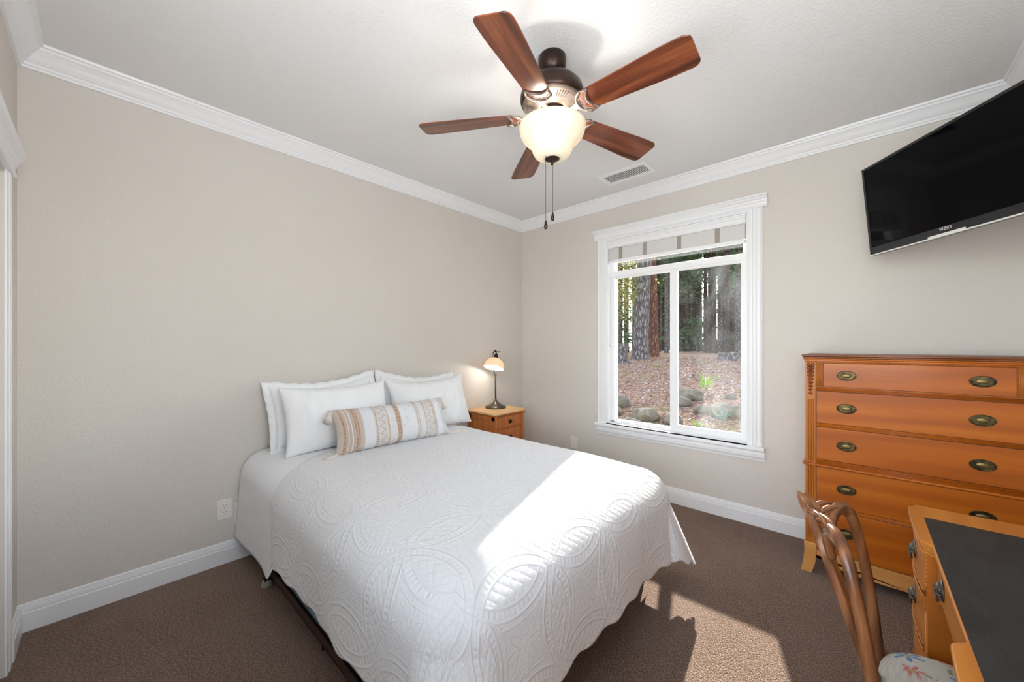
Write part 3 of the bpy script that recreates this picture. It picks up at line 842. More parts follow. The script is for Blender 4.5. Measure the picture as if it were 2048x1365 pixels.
# pillows
def pillow(name, label, W_, Hh, Tk, loc, rx, rz=0.0, mat='white_cotton', flange=0.0, nu=70, nv=48, seed=0, wrinkle=0.006, sag=0.0, corner=0.06, colfn=None, ry=0.0):
    o = thing(name, label, 'pillow', loc, 0.0)
    o.rotation_euler = (rx, ry, rz)
    def prof(u, v):
        return (max(0.0, (1 - abs(u) ** 2.6)) * max(0.0, (1 - abs(v) ** 2.6))) ** 0.55
    def pt(u, v, side):
        k = 1 - corner * (1 - abs(u) ** 2) * abs(v) ** 3
        k2 = 1 - corner * (1 - abs(v) ** 2) * abs(u) ** 3
        x = u * W_ / 2 * k2; z = v * Hh / 2 * k
        z -= sag * (1 - u * u) * (v > -2) * (v + 1) / 2
        n1 = noise.noise(Vector((x * 6 + seed, z * 6, side * 3.0 + seed)))
        n2 = noise.noise(Vector((x * 17 + seed, z * 9 + 5, side * 7.0)))
        edge = (abs(u) ** 4 + abs(v) ** 4)
        th = Tk / 2 * prof(u, v) * (1 + 0.12 * n1) + (wrinkle * n2 * prof(u, v) * 2)
        ripple = wrinkle * 0.5 * math.sin(u * 46 + 3 * n1) * abs(v) ** 5 * prof(u, 0.6)
        return (x, side * th, z + ripple * 0.6)
    v = []; f = []; cols = []; uvs = []
    for side in (-1, 1):
        o0 = len(v)
        for j in range(nv):
            for i in range(nu):
                u = -1 + 2 * i / (nu - 1); w_ = -1 + 2 * j / (nv - 1)
                v.append(pt(u, w_, side)); uvs.append((u, w_))
        for j in range(nv - 1):
            for i in range(nu - 1):
                q = (o0 + j * nu + i, o0 + j * nu + i + 1, o0 + (j + 1) * nu + i + 1, o0 + (j + 1) * nu + i)
                f.append(q if side < 0 else q[::-1])
    me = bpy.data.meshes.new('pillow_body'); me.from_pydata(v, [], f)
    me.polygons.foreach_set('use_smooth', [True] * len(f))
    ul = me.uv_layers.new(name='UVMap')
    for l in me.loops: ul.data[l.index].uv = uvs[l.vertex_index]
    if colfn:
        ca = me.color_attributes.new('Col', 'FLOAT_COLOR', 'POINT')
        for i, (a, b_) in enumerate(uvs): ca.data[i].color = colfn(a, b_)
    bm = bmesh.new(); bm.from_mesh(me); bmesh.ops.remove_doubles(bm, verts=bm.verts, dist=1e-6); bm.to_mesh(me); bm.free()
    me.materials.append(M[mat])
    body = bpy.data.objects.new('pillow_body', me); COL.objects.link(body); body.parent = o
    if flange:
        m = MB(); N = 160
        ring = []
        for k in range(N):
            a = 4 * k / N; e_ = int(a); fr = a - e_
            uu, vv = [(-1 + 2 * fr, -1), (1, -1 + 2 * fr), (1 - 2 * fr, 1), (-1, 1 - 2 * fr)][e_]
            p0 = Vector(pt(uu * 0.985, vv * 0.975, 0))
            d = Vector((uu if abs(uu) > 0.999 else uu * abs(uu) ** 6, 0, vv if abs(vv) > 0.999 else vv * abs(vv) ** 6))
            p1 = p0 + d * flange + Vector((0, 0.006 * math.sin(k * 0.9 + seed) + 0.004 * math.sin(k * 2.3), 0))
            p1.z += 0.004 * math.sin(k * 1.3 + seed)
            ring.append((p0, (p0 + p1) / 2 + Vector((0, 0.002, 0)), p1))
        vs = [p for r3 in ring for p in r3]
        fs = []
        for k in range(N):
            k2 = (k + 1) % N
            for c in range(2): fs.append((k * 3 + c, k * 3 + c + 1, k2 * 3 + c + 1, k2 * 3 + c))
        m.add(vs, fs, True)
        fo = m.build('flange', M[mat], o)
        md = fo.modifiers.new('thickness', 'SOLIDIFY'); md.thickness = 0.005; md.offset = 0
    return o
pillow('pillow_sham', 'white quilted flanged pillow sham against the wall, left of the pair', 0.70, 0.40, 0.16, (-2.225, -0.115, 0.895), math.radians(-14), math.radians(1.5), flange=0.045, seed=1.0, sag=0.045, corner=0.05, ry=math.radians(-3), mat='white_cotton')
pillow('pillow_sham', 'white quilted flanged pillow sham against the wall, right of the pair', 0.70, 0.40, 0.16, (-1.47, -0.115, 0.885), math.radians(-14), math.radians(-1.5), flange=0.045, seed=4.0, sag=0.05, corner=0.05, ry=math.radians(4), mat='white_cotton')
pillow('bed_pillow', 'smooth white pillow standing behind the left half of the patterned bolster', 0.73, 0.43, 0.19, (-2.21, -0.285, 0.868), math.radians(-17), math.radians(2), seed=7.0, wrinkle=0.009, sag=0.015, corner=0.07)
pillow('bed_pillow', 'smooth white pillow nearest the lamp, its right corner peaked', 0.73, 0.44, 0.20, (-1.47, -0.285, 0.868), math.radians(-17), math.radians(-3), seed=11.0, wrinkle=0.011, sag=0.03, corner=0.09, ry=math.radians(-2))

def boho(u, v):
    """colours across the long lumbar pillow (u -1..1)"""
    cream = rgb(228, 224, 220); white = rgb(240, 241, 244); tan = rgb(212, 192, 176); rust = rgb(186, 130, 88); beige = rgb(218, 208, 198); grey = rgb(196, 190, 186)
    y = v
    def line(c, wd): return abs(u - c) < wd
    def dots(c, wd, k, d=0.5): return abs(u - c) < wd and (y * k) % 1.0 < d
    def fl(k, d=0.5): return (y * k) % 1.0 < d
    if u < -0.93: return beige if not dots(-0.96, 0.012, 14) else tan
    if dots(-0.90, 0.012, 10): return rust
    if line(-0.84, 0.008) or line(-0.78, 0.008): return white
    if u < -0.74: return tan
    if -0.73 < u < -0.67:
        zz = -0.70 + 0.018 * (1 if int(y * 24) % 2 else -1)
        return rust if abs(u - zz) < 0.010 else tan
    if u < -0.60: return tan if int(u * 90) % 2 else beige
    if -0.60 <= u < -0.44: return white
    if dots(-0.405, 0.010, 11): return rust
    if dots(-0.215, 0.010, 11): return rust
    if -0.385 < u < -0.235:
        tri = abs((y * 3.2) % 1.0 - 0.5) * 2
        zc = -0.36 + 0.10 * tri
        return rgb(196, 172, 152) if abs(u - zc) < 0.008 else cream
    if -0.20 < u < -0.08: return cream if fl(30) else white
    if dots(-0.06, 0.010, 20) or dots(-0.03, 0.010, 20): return rust
    if -0.08 < u < 0.0: return tan
    if 0.0 <= u < 0.27: return white if noise.noise(Vector((u * 14, v * 7, 0))) > -0.45 else cream
    if dots(0.29, 0.009, 16) or dots(0.325, 0.009, 16): return rgb(186, 160, 136)
    if 0.34 < u < 0.44: return white if fl(26) else cream
    if dots(0.455, 0.010, 12) or dots(0.645, 0.010, 12): return rust
    if 0.475 < u < 0.625:
        tri = abs((y * 3.2 + 0.3) % 1.0 - 0.5) * 2
        zc = 0.50 + 0.10 * tri
        return rgb(196, 172, 152) if abs(u - zc) < 0.008 else cream
    if 0.66 < u < 0.70: return beige
    if 0.70 < u < 0.84: return white
    if 0.84 < u < 0.985:
        k = int((u - 0.84) * 70) % 3
        return grey if k == 0 and fl(18, 0.7) else (white if k == 1 else cream)
    return cream
lp = pillow('lumbar_pillow', 'long cream and tan boho striped lumbar pillow with corner tassels', 0.85, 0.285, 0.18, (-1.945, -0.535, 0.805), math.radians(-24), math.radians(-2.0), mat='boho', nu=330, nv=110, seed=21.0, wrinkle=0.003, corner=0.08, colfn=boho)
for sx, sz, dirv in ((-1, -1, (-0.9, -0.1, -0.35)), (-1, 1, (-0.45, -0.35, -0.8)), (1, -1, (0.95, -0.1, -0.25)), (1, 1, (0.3, 0.3, -0.6))):
    m = MB(); p = Vector((sx * 0.408, 0, sz * 0.135)); d = Vector(dirv).normalized()
    q = d.to_track_quat('Z', 'Y').to_matrix().to_4x4()
    m.lathe([(0.0, 0.0), (0.009, 0.005), (0.013, 0.014), (0.009, 0.024), (0.015, 0.034), (0.021, 0.062), (0.026, 0.088), (0.0, 0.084)], (p.x, p.y, p.z), 16, mat=q)
    m.build('tassel', M['tassel'], lp)

# ---------------------------------------------------------------- nightstand and its lamp
NX0, NX1, NY0, NY1, NZ = -0.845, -0.415, -0.405, -0.02, 0.705
ns_ = thing('nightstand', 'honey wood nightstand with pale top beside the bed in the corner', 'nightstand', ((NX0 + NX1) / 2, (NY0 + NY1) / 2, 0))
def np_(mb, name, mat, parent=None, **k): return rel(mb, ns_).build(name, M[mat], parent or ns_, **k)
m = MB()
pts = []
for k in range(40):
    a = 2 * PI * k / 40
    cx0, cy0 = (NX0 + NX1) / 2, (NY0 + NY1) / 2
    hx, hy = (NX1 - NX0) / 2 + 0.018, (NY1 - NY0) / 2 + 0.014
    ca, sa = math.cos(a), math.sin(a)
    pts.append((cx0 + hx * math.copysign(abs(ca) ** 0.16, ca), cy0 + hy * math.copysign(abs(sa) ** 0.16, sa)))
m.prism(pts, NZ - 0.018, NZ, 'z'); np_(m, 'top', 'burl', bevel=0.005)
m = MB(); m.box(NX0, NX1, NY0, NY1, NZ - 0.034, NZ - 0.018); np_(m, 'top_moulding', 'night', bevel=0.005)
m = MB()
m.box(NX0 + 0.012, NX1 - 0.012, NY0 + 0.022, NY1, 0.12, NZ - 0.034)
for x in (NX0 + 0.01, NX1 - 0.045): m.box(x, x + 0.035, NY0 + 0.010, NY0 + 0.045, 0.0, NZ - 0.034); m.box(x, x + 0.035, NY1 - 0.04, NY1 - 0.002, 0.0, NZ - 0.034)
np_(m, 'body', 'night', bevel=0.003)
m = MB()   # raised frame on the left side panel
m.box(NX0 + 0.004, NX0 + 0.012, NY0 + 0.012, NY0 + 0.055, 0.14, NZ - 0.036); m.box(NX0 + 0.004, NX0 + 0.012, NY1 - 0.05, NY1 - 0.005, 0.14, NZ - 0.036)
m.box(NX0 + 0.004, NX0 + 0.012, NY0 + 0.012, NY1 - 0.005, NZ - 0.075, NZ - 0.036); m.box(NX0 + 0.004, NX0 + 0.012, NY0 + 0.012, NY1 - 0.005, 0.14, 0.18)
np_(m, 'side_frame', 'night', bevel=0.002)
for z0, z1 in ((0.555, 0.660), (0.38, 0.54), (0.20, 0.365)):
    m = MB(); m.box(NX0 + 0.055, NX1 - 0.055, NY0 + 0.008, NY0 + 0.024, z0, z1)
    d = np_(m, 'drawer', 'night', bevel=0.003)
    m = MB()
    q = Matrix.Rotation(PI / 2, 4, 'X')
    m.lathe([(0.0, 0.0), (0.020, 0.0), (0.022, 0.002), (0.018, 0.004), (0.012, 0.005), (0.010, 0.012), (0.013, 0.016), (0.010, 0.021), (0, 0.022)], ((NX0 + NX1) / 2, NY0 + 0.008, (z0 + z1) / 2), 20, mat=q)
    np_(m, 'knob', 'bronze', d)

lx, ly = -0.59, -0.16
lamp = thing('desk_lamp', 'small pewter lamp with cream glass dome shade on the nightstand, lit', 'lamp', (lx, ly, NZ))
m = MB(); m.lathe([(0.102, 0.0), (0.106, 0.004), (0.106, 0.012), (0.098, 0.020), (0.070, 0.030), (0.045, 0.042), (0.025, 0.058), (0.014, 0.075), (0.010, 0.085), (0.0, 0.086)], (0, 0, 0), 48); m.build('lamp_base', M['lampmetal'], lamp)
m = MB(); m.tube([(0, 0, 0.075), (-0.002, 0, 0.2), (-0.004, 0.0, 0.34), (-0.004, 0.0, 0.345)], [0.0085, 0.0085, 0.0075, 0.007], 12); m.build('pole', M['lampmetal'], lamp)
m = MB(); m.tube([(-0.004, 0.012, 0.33), (0.0, 0.03, 0.40), (0.0, 0.042, 0.50), (0.0, 0.035, 0.555), (0.0, 0.012, 0.575), (-0.004, -0.004, 0.566)], 0.0055, 10); m.build('arm', M['lampmetal'], lamp)
m = MB(); m.ellipsoid((0.008, 0.010, 0.33), (0.015, 0.008, 0.015)); m.build('knob', M['bronze'], lamp); m = MB(); m.ellipsoid((0.0, 0.0, 0.570), (0.011, 0.011, 0.012)); m.tube([(0.004, -0.002, 0.568), (0.028, -0.020, 0.565)], 0.003, 8); m.ellipsoid((0.030, -0.022, 0.565), (0.006, 0.006, 0.006)); m.build('knob', M['bronze'], lamp)
# shade tilted so that its opening looks down and towards the bed foot
axis = Vector((-0.35, -0.10, -0.93)).normalized()
q = axis.to_track_quat('Z', 'Y').to_matrix().to_4x4()
apex = Vector((-0.012, -0.010, 0.500))
m = MB(); prof = []
for k in range(15):
    a = PI / 2 * k / 14
    prof.append((0.020 + 0.084 * math.sin(a) ** 0.9, 0.100 * (1 - math.cos(a)) ** 0.95))
inner = [(r - 0.004, z + 0.003) for r, z in prof][::-1]
m.lathe(prof + [(prof[-1][0] - 0.002, prof[-1][1] + 0.002)] + inner, tuple(apex), 40, mat=q, caps=False); shd = m.build('lamp_shade', M['shade'], lamp)
m = MB(); m.lathe([(0.0, -0.060), (0.008, -0.058), (0.011, -0.045), (0.016, -0.040), (0.021, -0.030), (0.026, -0.002), (0.028, 0.003), (0.0, 0.004)], tuple(apex), 24, mat=q); m.build('socket_cap', M['bronze'], lamp)
m = MB(); bc = apex + axis * 0.05; m.ellipsoid(tuple(bc), (0.022, 0.022, 0.026)); m.build('bulb', M['bulb'], lamp)
ld = bpy.data.lights.new('lamp_light', 'POINT'); ld.energy = LAMP_POWER; ld.color = (1.0, 0.92, 0.80); ld.shadow_soft_size = 0.02
lo = bpy.data.objects.new('lamp_light', ld); COL.objects.link(lo); lo.parent = lamp; lo.location = apex + axis * 0.082

# ---------------------------------------------------------------- chest of drawers
CX, CY0, CY1, CZ = -0.47, -3.467, -2.622, 1.284
ch = thing('chest_of_drawers', 'tall honey wood chest of five drawers with oval brass pulls against the window wall', 'dresser', (CX / 2, (CY0 + CY1) / 2, 0))
def cp(mb, name, mat, parent=None, **k): return rel(mb, ch).build(name, M[mat], parent or ch, **k)
m = MB(); m.box(CX + 0.012, -0.022, CY0 + 0.006, CY1 - 0.006, 0.15, 1.238); cp(m, 'body', 'honey_v')
# top with stepped edge
m = MB()
for o_, z0, z1 in ((0.016, 1.272, 1.284), (0.012, 1.262, 1.272)):
    m.box(CX - o_, -0.018, CY0 - o_ + 0.004, CY1 + o_, z0, z1)
cp(m, 'top', 'honey_d', bevel=0.004, seg=3)
m = MB()
for o_, z0, z1 in ((0.008, 1.254, 1.262), (0.003, 1.244, 1.254), (0.0, 1.238, 1.244)):
    m.box(CX - o_, -0.02, CY0 - o_ + 0.004, CY1 + o_, z0, z1)
cp(m, 'top_moulding', 'honey', bevel=0.003)
# corner pilasters with reeding and carving
for sy, yc in ((1, CY1), (-1, CY0)):
    y_a, y_b = yc, yc - sy * 0.048
    m = MB(); m.box(CX + 0.004, CX + 0.05, y_a, y_b, 0.176, 1.238)
    for k in range(3):
        y = yc - sy * (0.012 + k * 0.011)
        for z0, z1 in ((0.21, 0.63), (0.66, 1.02)):
            m.prism([(CX - 0.000, y - 0.004), (CX + 0.004, y - 0.0048), (CX + 0.005, y), (CX + 0.004, y + 0.0048), (CX - 0.000, y + 0.004), (CX - 0.0015, y)], z0, z1, 'z')
    pl = cp(m, 'pilaster', 'honey_v', bevel=0.0015)
    m = MB()
    for k in range(9):
        z = 1.225 - k * 0.021; r = 0.013 - k * 0.0009
        y = yc - sy * 0.024
        for s2 in (-1, 1): m.ellipsoid((CX - 0.000, y + s2 * r * 0.8, z), (0.005, r * 0.75, r * 0.85), 10, 6)
        m.ellipsoid((CX - 0.001, y, z - 0.008), (0.006, r * 0.5, r * 0.8), 10, 6)
    cp(m, 'carving', 'honey_d', pl)
    # splayed bracket foot
    for (fx0, fx1) in ((CX - 0.002, CX + 0.05), (-0.07, -0.022)):
        m = MB()
        pr = [(yc, 0.178), (yc + sy * 0.006, 0.172), (yc + sy * 0.004, 0.12), (yc + sy * 0.012, 0.05), (yc + sy * 0.022, 0.0), (yc - sy * 0.030, 0.0), (yc - sy * 0.048, 0.07), (yc - sy * 0.052, 0.13), (yc - sy * 0.052, 0.178)]
        m.prism(pr, fx0, fx1, 'x')
        cp(m, 'foot', 'apron', bevel=0.003)
# fluted blocks beside the first drawer
for sy, yc in ((1, CY1 - 0.048), (-1, CY0 + 0.048)):
    m = MB(); m.box(CX + 0.006, CX + 0.03, yc, yc - sy * 0.031, 1.096, 1.238)
    for k in range(5): m.tube([(CX + 0.006, yc - sy * (0.0035 + k * 0.006), 1.098), (CX + 0.006, yc - sy * (0.0035 + k * 0.006), 1.236)], 0.0026, 8)
    cp(m, 'fluted_block', 'honey_v')
YL, YR = CY1 - 0.050, CY0 + 0.050
def reed(z0, z1, n, name='reeded_rail', ex=0.0):
    m = MB(); m.box(CX + 0.004, CX + 0.03, YR, YL, z0, z1)
    for k in range(n):
        z = z0 + (k + 0.5) * (z1 - z0) / n
        m.tube([(CX + 0.003 - ex, YR, z), (CX + 0.003 - ex, YL, z)], (z1 - z0) / n * 0.46, 8)
    return cp(m, name, 'honey')
reed(1.075, 1.094, 4); reed(0.866, 0.885, 4); reed(0.647, 0.674, 5); reed(0.396, 0.413, 4)
m = MB(); m.prism([(CX - 0.010, 0.636), (CX - 0.014, 0.641), (CX - 0.010, 0.648), (CX + 0.02, 0.650), (CX + 0.02, 0.634)], CY0 - 0.006, CY1 + 0.010, 'y')
m.box(CX, -0.022, CY1 - 0.003, CY1 + 0.010, 0.636, 0.648)
cp(m, 'waist_moulding', 'honey')
def pull(parent, x, y, z, par_fn):
    q = Matrix.Rotation(-PI / 2, 4, 'Y')
    def el(rx, ry, x0, x1, seg=28):
        m = MB()
        for (ra, xa) in (): pass
        pr = [(y + rx * math.cos(2 * PI * k / seg), z + ry * math.sin(2 * PI * k / seg)) for k in range(seg)]
        return m.prism(pr, x0, x1, 'x')
    m = el(0.0425, 0.0275, x, x - 0.003)
    pts = [(x - 0.004, y + 0.0405 * math.cos(2 * PI * k / 32), z + 0.0255 * math.sin(2 * PI * k / 32)) for k in range(32)]
    m.tube(pts, 0.0017, 6, closed=True, up=Vector((1, 0, 0)))
    pl = par_fn(m, 'pull_plate', 'brass', parent, bevel=0.0008)
    m = MB(); m.ellipsoid((x - 0.003, y, z), (0.004, 0.0225, 0.0125)); par_fn(m, 'pull_boss', 'brass_l', pl)
    m = MB()
    pts = [(x - 0.010, y + 0.034 * math.cos(PI + PI * k / 16), z + 0.021 * math.sin(PI + PI * k / 16)) for k in range(17)]
    m.tube(pts, 0.0022, 8, up=Vector((1, 0, 0)))
    for s2 in (-1, 1): m.tube([(x - 0.002, y + s2 * 0.034, z), (x - 0.013, y + s2 * 0.034, z)], 0.0032, 8)
    par_fn(m, 'bail_handle', 'brass', pl)
DR = [(1.098, 1.236, 1.166, CY1 - 0.081, CY0 + 0.081), (0.886, 1.073, 0.981, YL, YR), (0.675, 0.864, 0.769, YL, YR), (0.415, 0.633, 0.524, YL, YR), (0.144, 0.394, 0.277, YL, YR)]
for z0, z1, zc, ya, yb in DR:
    m = MB(); m.box(CX + 0.004, CX + 0.016, yb + 0.0015, ya - 0.0015, z0 + 0.0015, z1 - 0.0015)
    d = cp(m, 'drawer', 'honey', bevel=0.002)
    m = MB(); m.box(CX + 0.010, CX + 0.018, yb, ya, z0, z1); cp(m, 'drawer_gap', 'dark_groove', d)
    for yy in (-2.803, -3.285): pull(d, CX + 0.004, yy, zc, cp)
m = MB(); pr = [(YL, 0.142), (YL, 0.095)]
for k in range(25):
    u = k / 24; y = YL + (YR - YL) * u
    pr.append((y, 0.055 + 0.045 * (abs(2 * u - 1) ** 6) - 0.0 + 0.012 * (abs(2 * u - 1) ** 2)))
pr += [(YR, 0.142)]
m.prism(pr, CX + 0.002, CX + 0.02, 'x'); cp(m, 'apron', 'apron', bevel=0.001)

# ---------------------------------------------------------------- television on its arm
tvc = Vector((-0.628, -3.142, 2.105))
tv = thing('television', 'black flat screen television mounted high in the corner above the chest', 'television', tvc)
dirx = Vector((-0.805, -0.593, 0)).normalized()
nrm0 = Vector((-0.593, 0.805, 0)).normalized()
tilt = math.radians(5.5)
up = (Vector((0, 0, 1)) * math.cos(tilt) + nrm0 * math.sin(tilt)).normalized()
nrm = (nrm0 * math.cos(tilt) - Vector((0, 0, 1)) * math.sin(tilt)).normalized()
R3 = Matrix((dirx, -nrm, up)).transposed()       # local x along screen, -y out of the screen, z up
tv.rotation_euler = R3.to_euler()
TW, TH = 0.425, 0.251
m = MB(); m.box(-TW, TW, 0.0, 0.032, -TH, TH); m.box(-TW + 0.08, TW - 0.08, 0.03, 0.062, -TH + 0.04, TH - 0.08); m.build('casing', M['tvframe'], tv, bevel=0.004)
m = MB(); m.box(-TW, TW, -0.008, 0.001, TH - 0.014, TH); m.box(-TW, -TW + 0.014, -0.008, 0.001, -TH + 0.012, TH - 0.014); m.box(TW - 0.014, TW, -0.008, 0.001, -TH + 0.012, TH - 0.014)
m.box(-TW, TW, -0.008, 0.001, -TH + 0.006, -TH + 0.045); m.build('bezel', M['tvframe'], tv, bevel=0.002)
m = MB(); m.box(-TW + 0.014, TW - 0.014, -0.004, 0.0005, -TH + 0.045, TH - 0.014); m.build('screen', M['screen'], tv)
m = MB(); m.box(-TW, TW, -0.009, 0.002, -TH, -TH + 0.006); m.box(-0.085, 0.085, -0.0095, -0.006, -TH, -TH + 0.014); m.build('silver_strip', M['silver'], tv)
fc = bpy.data.curves.new('logo', 'FONT'); fc.body = 'VIZIO'; fc.size = 0.020; fc.align_x = 'CENTER'; fc.align_y = 'CENTER'; fc.extrude = 0.0003; fc.space_character = 1.1
tmp = bpy.data.objects.new('logo', fc); COL.objects.link(tmp)
bpy.context.view_layer.update()
lme = bpy.data.meshes.new_from_object(tmp.evaluated_get(bpy.context.evaluated_depsgraph_get()))
bpy.data.objects.remove(tmp)
lme.materials.clear(); lme.materials.append(M['logo'])
lg = bpy.data.objects.new('logo', lme); COL.objects.link(lg); lg.parent = tv
lg.location = (0, -0.0086, -TH + 0.033); lg.rotation_euler = (PI / 2, 0, 0)
# wall arm
ma = MB()
bk = tvc - nrm0 * 0.06
pw = Vector((-0.62, RY0, 2.05))
ar = thing('wall_bracket', 'black wall arm and cable holding the television', 'bracket', pw)
m = MB(); m.box(-0.10, 0.10, 0, 0.012, -0.12, 0.12); m.build('wall_plate', M['black'], ar, bevel=0.002)
m = MB(); e1 = Vector((0.03, 0.10, 0)); e2 = (tvc - nrm0 * 0.075) - pw
m.tube([(0, 0.01, 0), tuple(e1 * 0.5 + Vector((-0.05, 0, 0))), tuple(e1 + Vector((-0.03, 0.02, 0)))], 0.016, 8)
m.tube([tuple(e1 + Vector((-0.03, 0.02, 0))), tuple(e2)], 0.016, 8); m.build('arm', M['black'], ar)
m = MB(); pts = []
for k in range(15):
    u = k / 14
    pts.append(Vector((-0.10 - 0.10 * u, 0.11 - 0.09 * u, -0.20 - 0.075 * math.sin(PI * u))))
m.tube(pts, 0.004, 8); m.build('cable', M['black'], ar)

# ---------------------------------------------------------------- desk
DX0, DX1, DYF, DYB, DZT = -2.56, -1.336, -3.0, -3.455, 0.77
desk = thing('writing_desk', 'honey wood kneehole desk with black leather top against the television wall', 'desk', ((DX0 + DX1) / 2, (DYF + DYB) / 2, 0))
def dp(mb, name, mat, parent=None, **k): return rel(mb, desk).build(name, M[mat], parent or desk, **k)
def front(x, off=0.0):
    """serpentine front line of the desk top"""
    c = (DX0 + DX1) / 2; u = abs(x - c)
    hwid = (DX1 - DX0) / 2
    y = -3.010
    y += 0.024 * sm(0.235, 0.268, u)                      # step out at the pedestals
    d = (u - 0.44) / 0.17
    y += 0.005 * max(0.0, 1 - d * d) * (u > 0.27)
    y -= 0.016 * sm(hwid - 0.035, hwid - 0.020, u)
    return y + off
xs = [DX0 + (DX1 - DX0) * k / 160 for k in range(161)]
for nm, mt, z0, z1, o_ in (('top', 'honey_x', 0.757, 0.770, 0.0), ('top_moulding', 'honey_x', 0.735, 0.757, -0.010)):
    m = MB()
    if nm == 'top':
        poly = [(x, front(x)) for x in xs] + [(DX1, DYB), (DX0, DYB)]
        m.prism(poly, z0, z1, 'z')
    else:
        for (a, b2, oo) in ((0.750, 0.757, -0.004), (0.743, 0.750, -0.009), (0.735, 0.743, -0.005)):
            poly = [(DX0 - oo + (DX1 - DX0 + 2 * oo) * k / 160, front(xs[k]) + oo) for k in range(161)] + [(DX1 + oo, DYB), (DX0 - oo, DYB)]
            m.prism(poly, a, b2, 'z')
    dp(m, nm, mt, bevel=0.003 if nm == 'top' else 0.002)
m = MB(); m.box(DX0 + 0.13, DX1 - 0.130, -3.385, -3.014, 0.770, 0.7708)
inl = dp(m, 'leather_inlay', 'leather')
def dpull(parent, x, y, z):
    m = MB(); m.ellipsoid((x, y + 0.001, z), (0.034, 0.005, 0.027), 24, 12)
    pl = dp(m, 'pull_plate', 'lampmetal', parent)
    m = MB(); m.ellipsoid((x, y + 0.005, z + 0.002), (0.020, 0.008, 0.015), 20, 12); dp(m, 'pull_boss', 'lampmetal', pl)
    m = MB(); m.tube([(x + 0.027 * math.cos(PI + PI * k / 16), y + 0.012 - 0.003 * math.sin(PI * k / 16), z - 0.004 + 0.024 * math.sin(PI + PI * k / 16)) for k in range(17)], [0.0026 + 0.0014 * math.sin(PI * k / 16) for k in range(17)], 8, up=Vector((0, 1, 0)))
    for s2 in (-1, 1): m.tube([(x + s2 * 0.027, y, z - 0.004), (x + s2 * 0.027, y + 0.014, z - 0.004)], 0.004, 8)
    dp(m, 'bail_handle', 'lampmetal', pl)
for px0, px1 in ((-1.700, DX1 - 0.014), (DX0 + 0.014, -2.196)):
    m = MB(); m.box(px0, px1, DYB + 0.005, -3.012, 0.06, 0.735)
    for lx_ in (px0, px1 - 0.035):
        for ly_ in (DYB + 0.005, -3.055):
            m.prism([(lx_, ly_), (lx_ + 0.035, ly_), (lx_ + 0.035, ly_ + 0.035), (lx_, ly_ + 0.035)], 0.0, 0.06, 'z')
    ped = dp(m, 'pedestal', 'honey_v', bevel=0.002)
    # reeded corner posts
    for xx in (px0 + 0.016, px1 - 0.016):
        m = MB(); m.box(xx - 0.016, xx + 0.016, -3.014, -3.002, 0.06, 0.735)
        for k in range(3): m.tube([(xx - 0.009 + 0.009 * k, -3.002, 0.08), (xx - 0.009 + 0.009 * k, -3.002, 0.56)], 0.003, 8)
        for k in range(8): m.ellipsoid((xx, -3.002, 0.725 - 0.012 * k), (0.009 - 0.0006 * k, 0.004, 0.007), 8, 6)
        dp(m, 'reeded_post', 'honey_v', ped)
    for z0, z1 in ((0.615, 0.732), (0.455, 0.600), (0.10, 0.440)):
        m = MB(); xa, xb = px0 + 0.034, px1 - 0.034
        poly = [(xa + (xb - xa) * k / 20, -2.998 + 0.008 * (1 - (2 * k / 20 - 1) ** 2)) for k in range(21)] + [(xb, -3.014), (xa, -3.014)]
        m.prism(poly, z0 + 0.002, z1 - 0.002, 'z')
        d = dp(m, 'drawer', 'honey_x', bevel=0.002)
        for zz in (z0 + 0.001, z1 - 0.001):
            m = MB()
            m.tube([(xa + (xb - xa) * k / 20, -2.997 + 0.008 * (1 - (2 * k / 20 - 1) ** 2), zz) for k in range(21)], 0.0022, 8)
            dp(m, 'drawer_bead', 'honey_x', d)
        dpull(d, (px0 + px1) / 2, -2.990, (z0 + z1) / 2 + 0.008)
m = MB(); m.box(-2.196, -1.700, DYB + 0.005, -3.034, 0.62, 0.735); m.box(-2.196, -1.700, DYB + 0.005, DYB + 0.02, 0.3, 0.62)
dp(m, 'kneehole_case', 'honey_v')
m = MB(); m.prism([(-2.19, 0.735), (-1.706, 0.735), (-1.706, 0.60), (-1.74, 0.625), (-1.80, 0.642), (-2.10, 0.642), (-2.16, 0.625), (-2.19, 0.60)], -3.034, -3.020, 'y')
d = dp(m, 'drawer', 'honey_x', bevel=0.003)
for xx in (-1.80, -2.10): dpull(d, xx, -3.019, 0.690)

# ---------------------------------------------------------------- chair
chair = thing('side_chair', 'carved walnut side chair with floral needlepoint seat tucked under the desk', 'chair', (-1.955, -2.897, 0), math.radians(-1))
# local frame: x width, +y to the back of the chair, z up; seat front at -y
def rake(z):
    u = (z - 0.44) / 0.5
    return 0.035 * u + 0.045 * u * u
def bow(x, z):
    u = max(0.0, (z - 0.44) / 0.48)
    return 0.078 * min(1.0, max(0.0, (z - 0.45) / 0.42)) ** 0.75 * max(0.0, 1 - abs(x) / 0.165) ** 1.4
def bpnt(x, z): return Vector((x, rake(z) + bow(x, z), z))
def cr(pts, n=8):
    """Catmull-Rom through control points"""
    out = []
    P = [pts[0]] + list(pts) + [pts[-1]]
    for i in range(1, len(P) - 2):
        for k in range(n):
            t = k / n
            out.append(tuple(0.5 * ((2 * P[i][j]) + (-P[i - 1][j] + P[i + 1][j]) * t + (2 * P[i - 1][j] - 5 * P[i][j] + 4 * P[i + 1][j] - P[i + 2][j]) * t * t + (-P[i - 1][j] + 3 * P[i][j] - 3 * P[i + 1][j] + P[i + 2][j]) * t ** 3) for j in range(len(pts[0]))))
    out.append(tuple(pts[-1]))
    return out
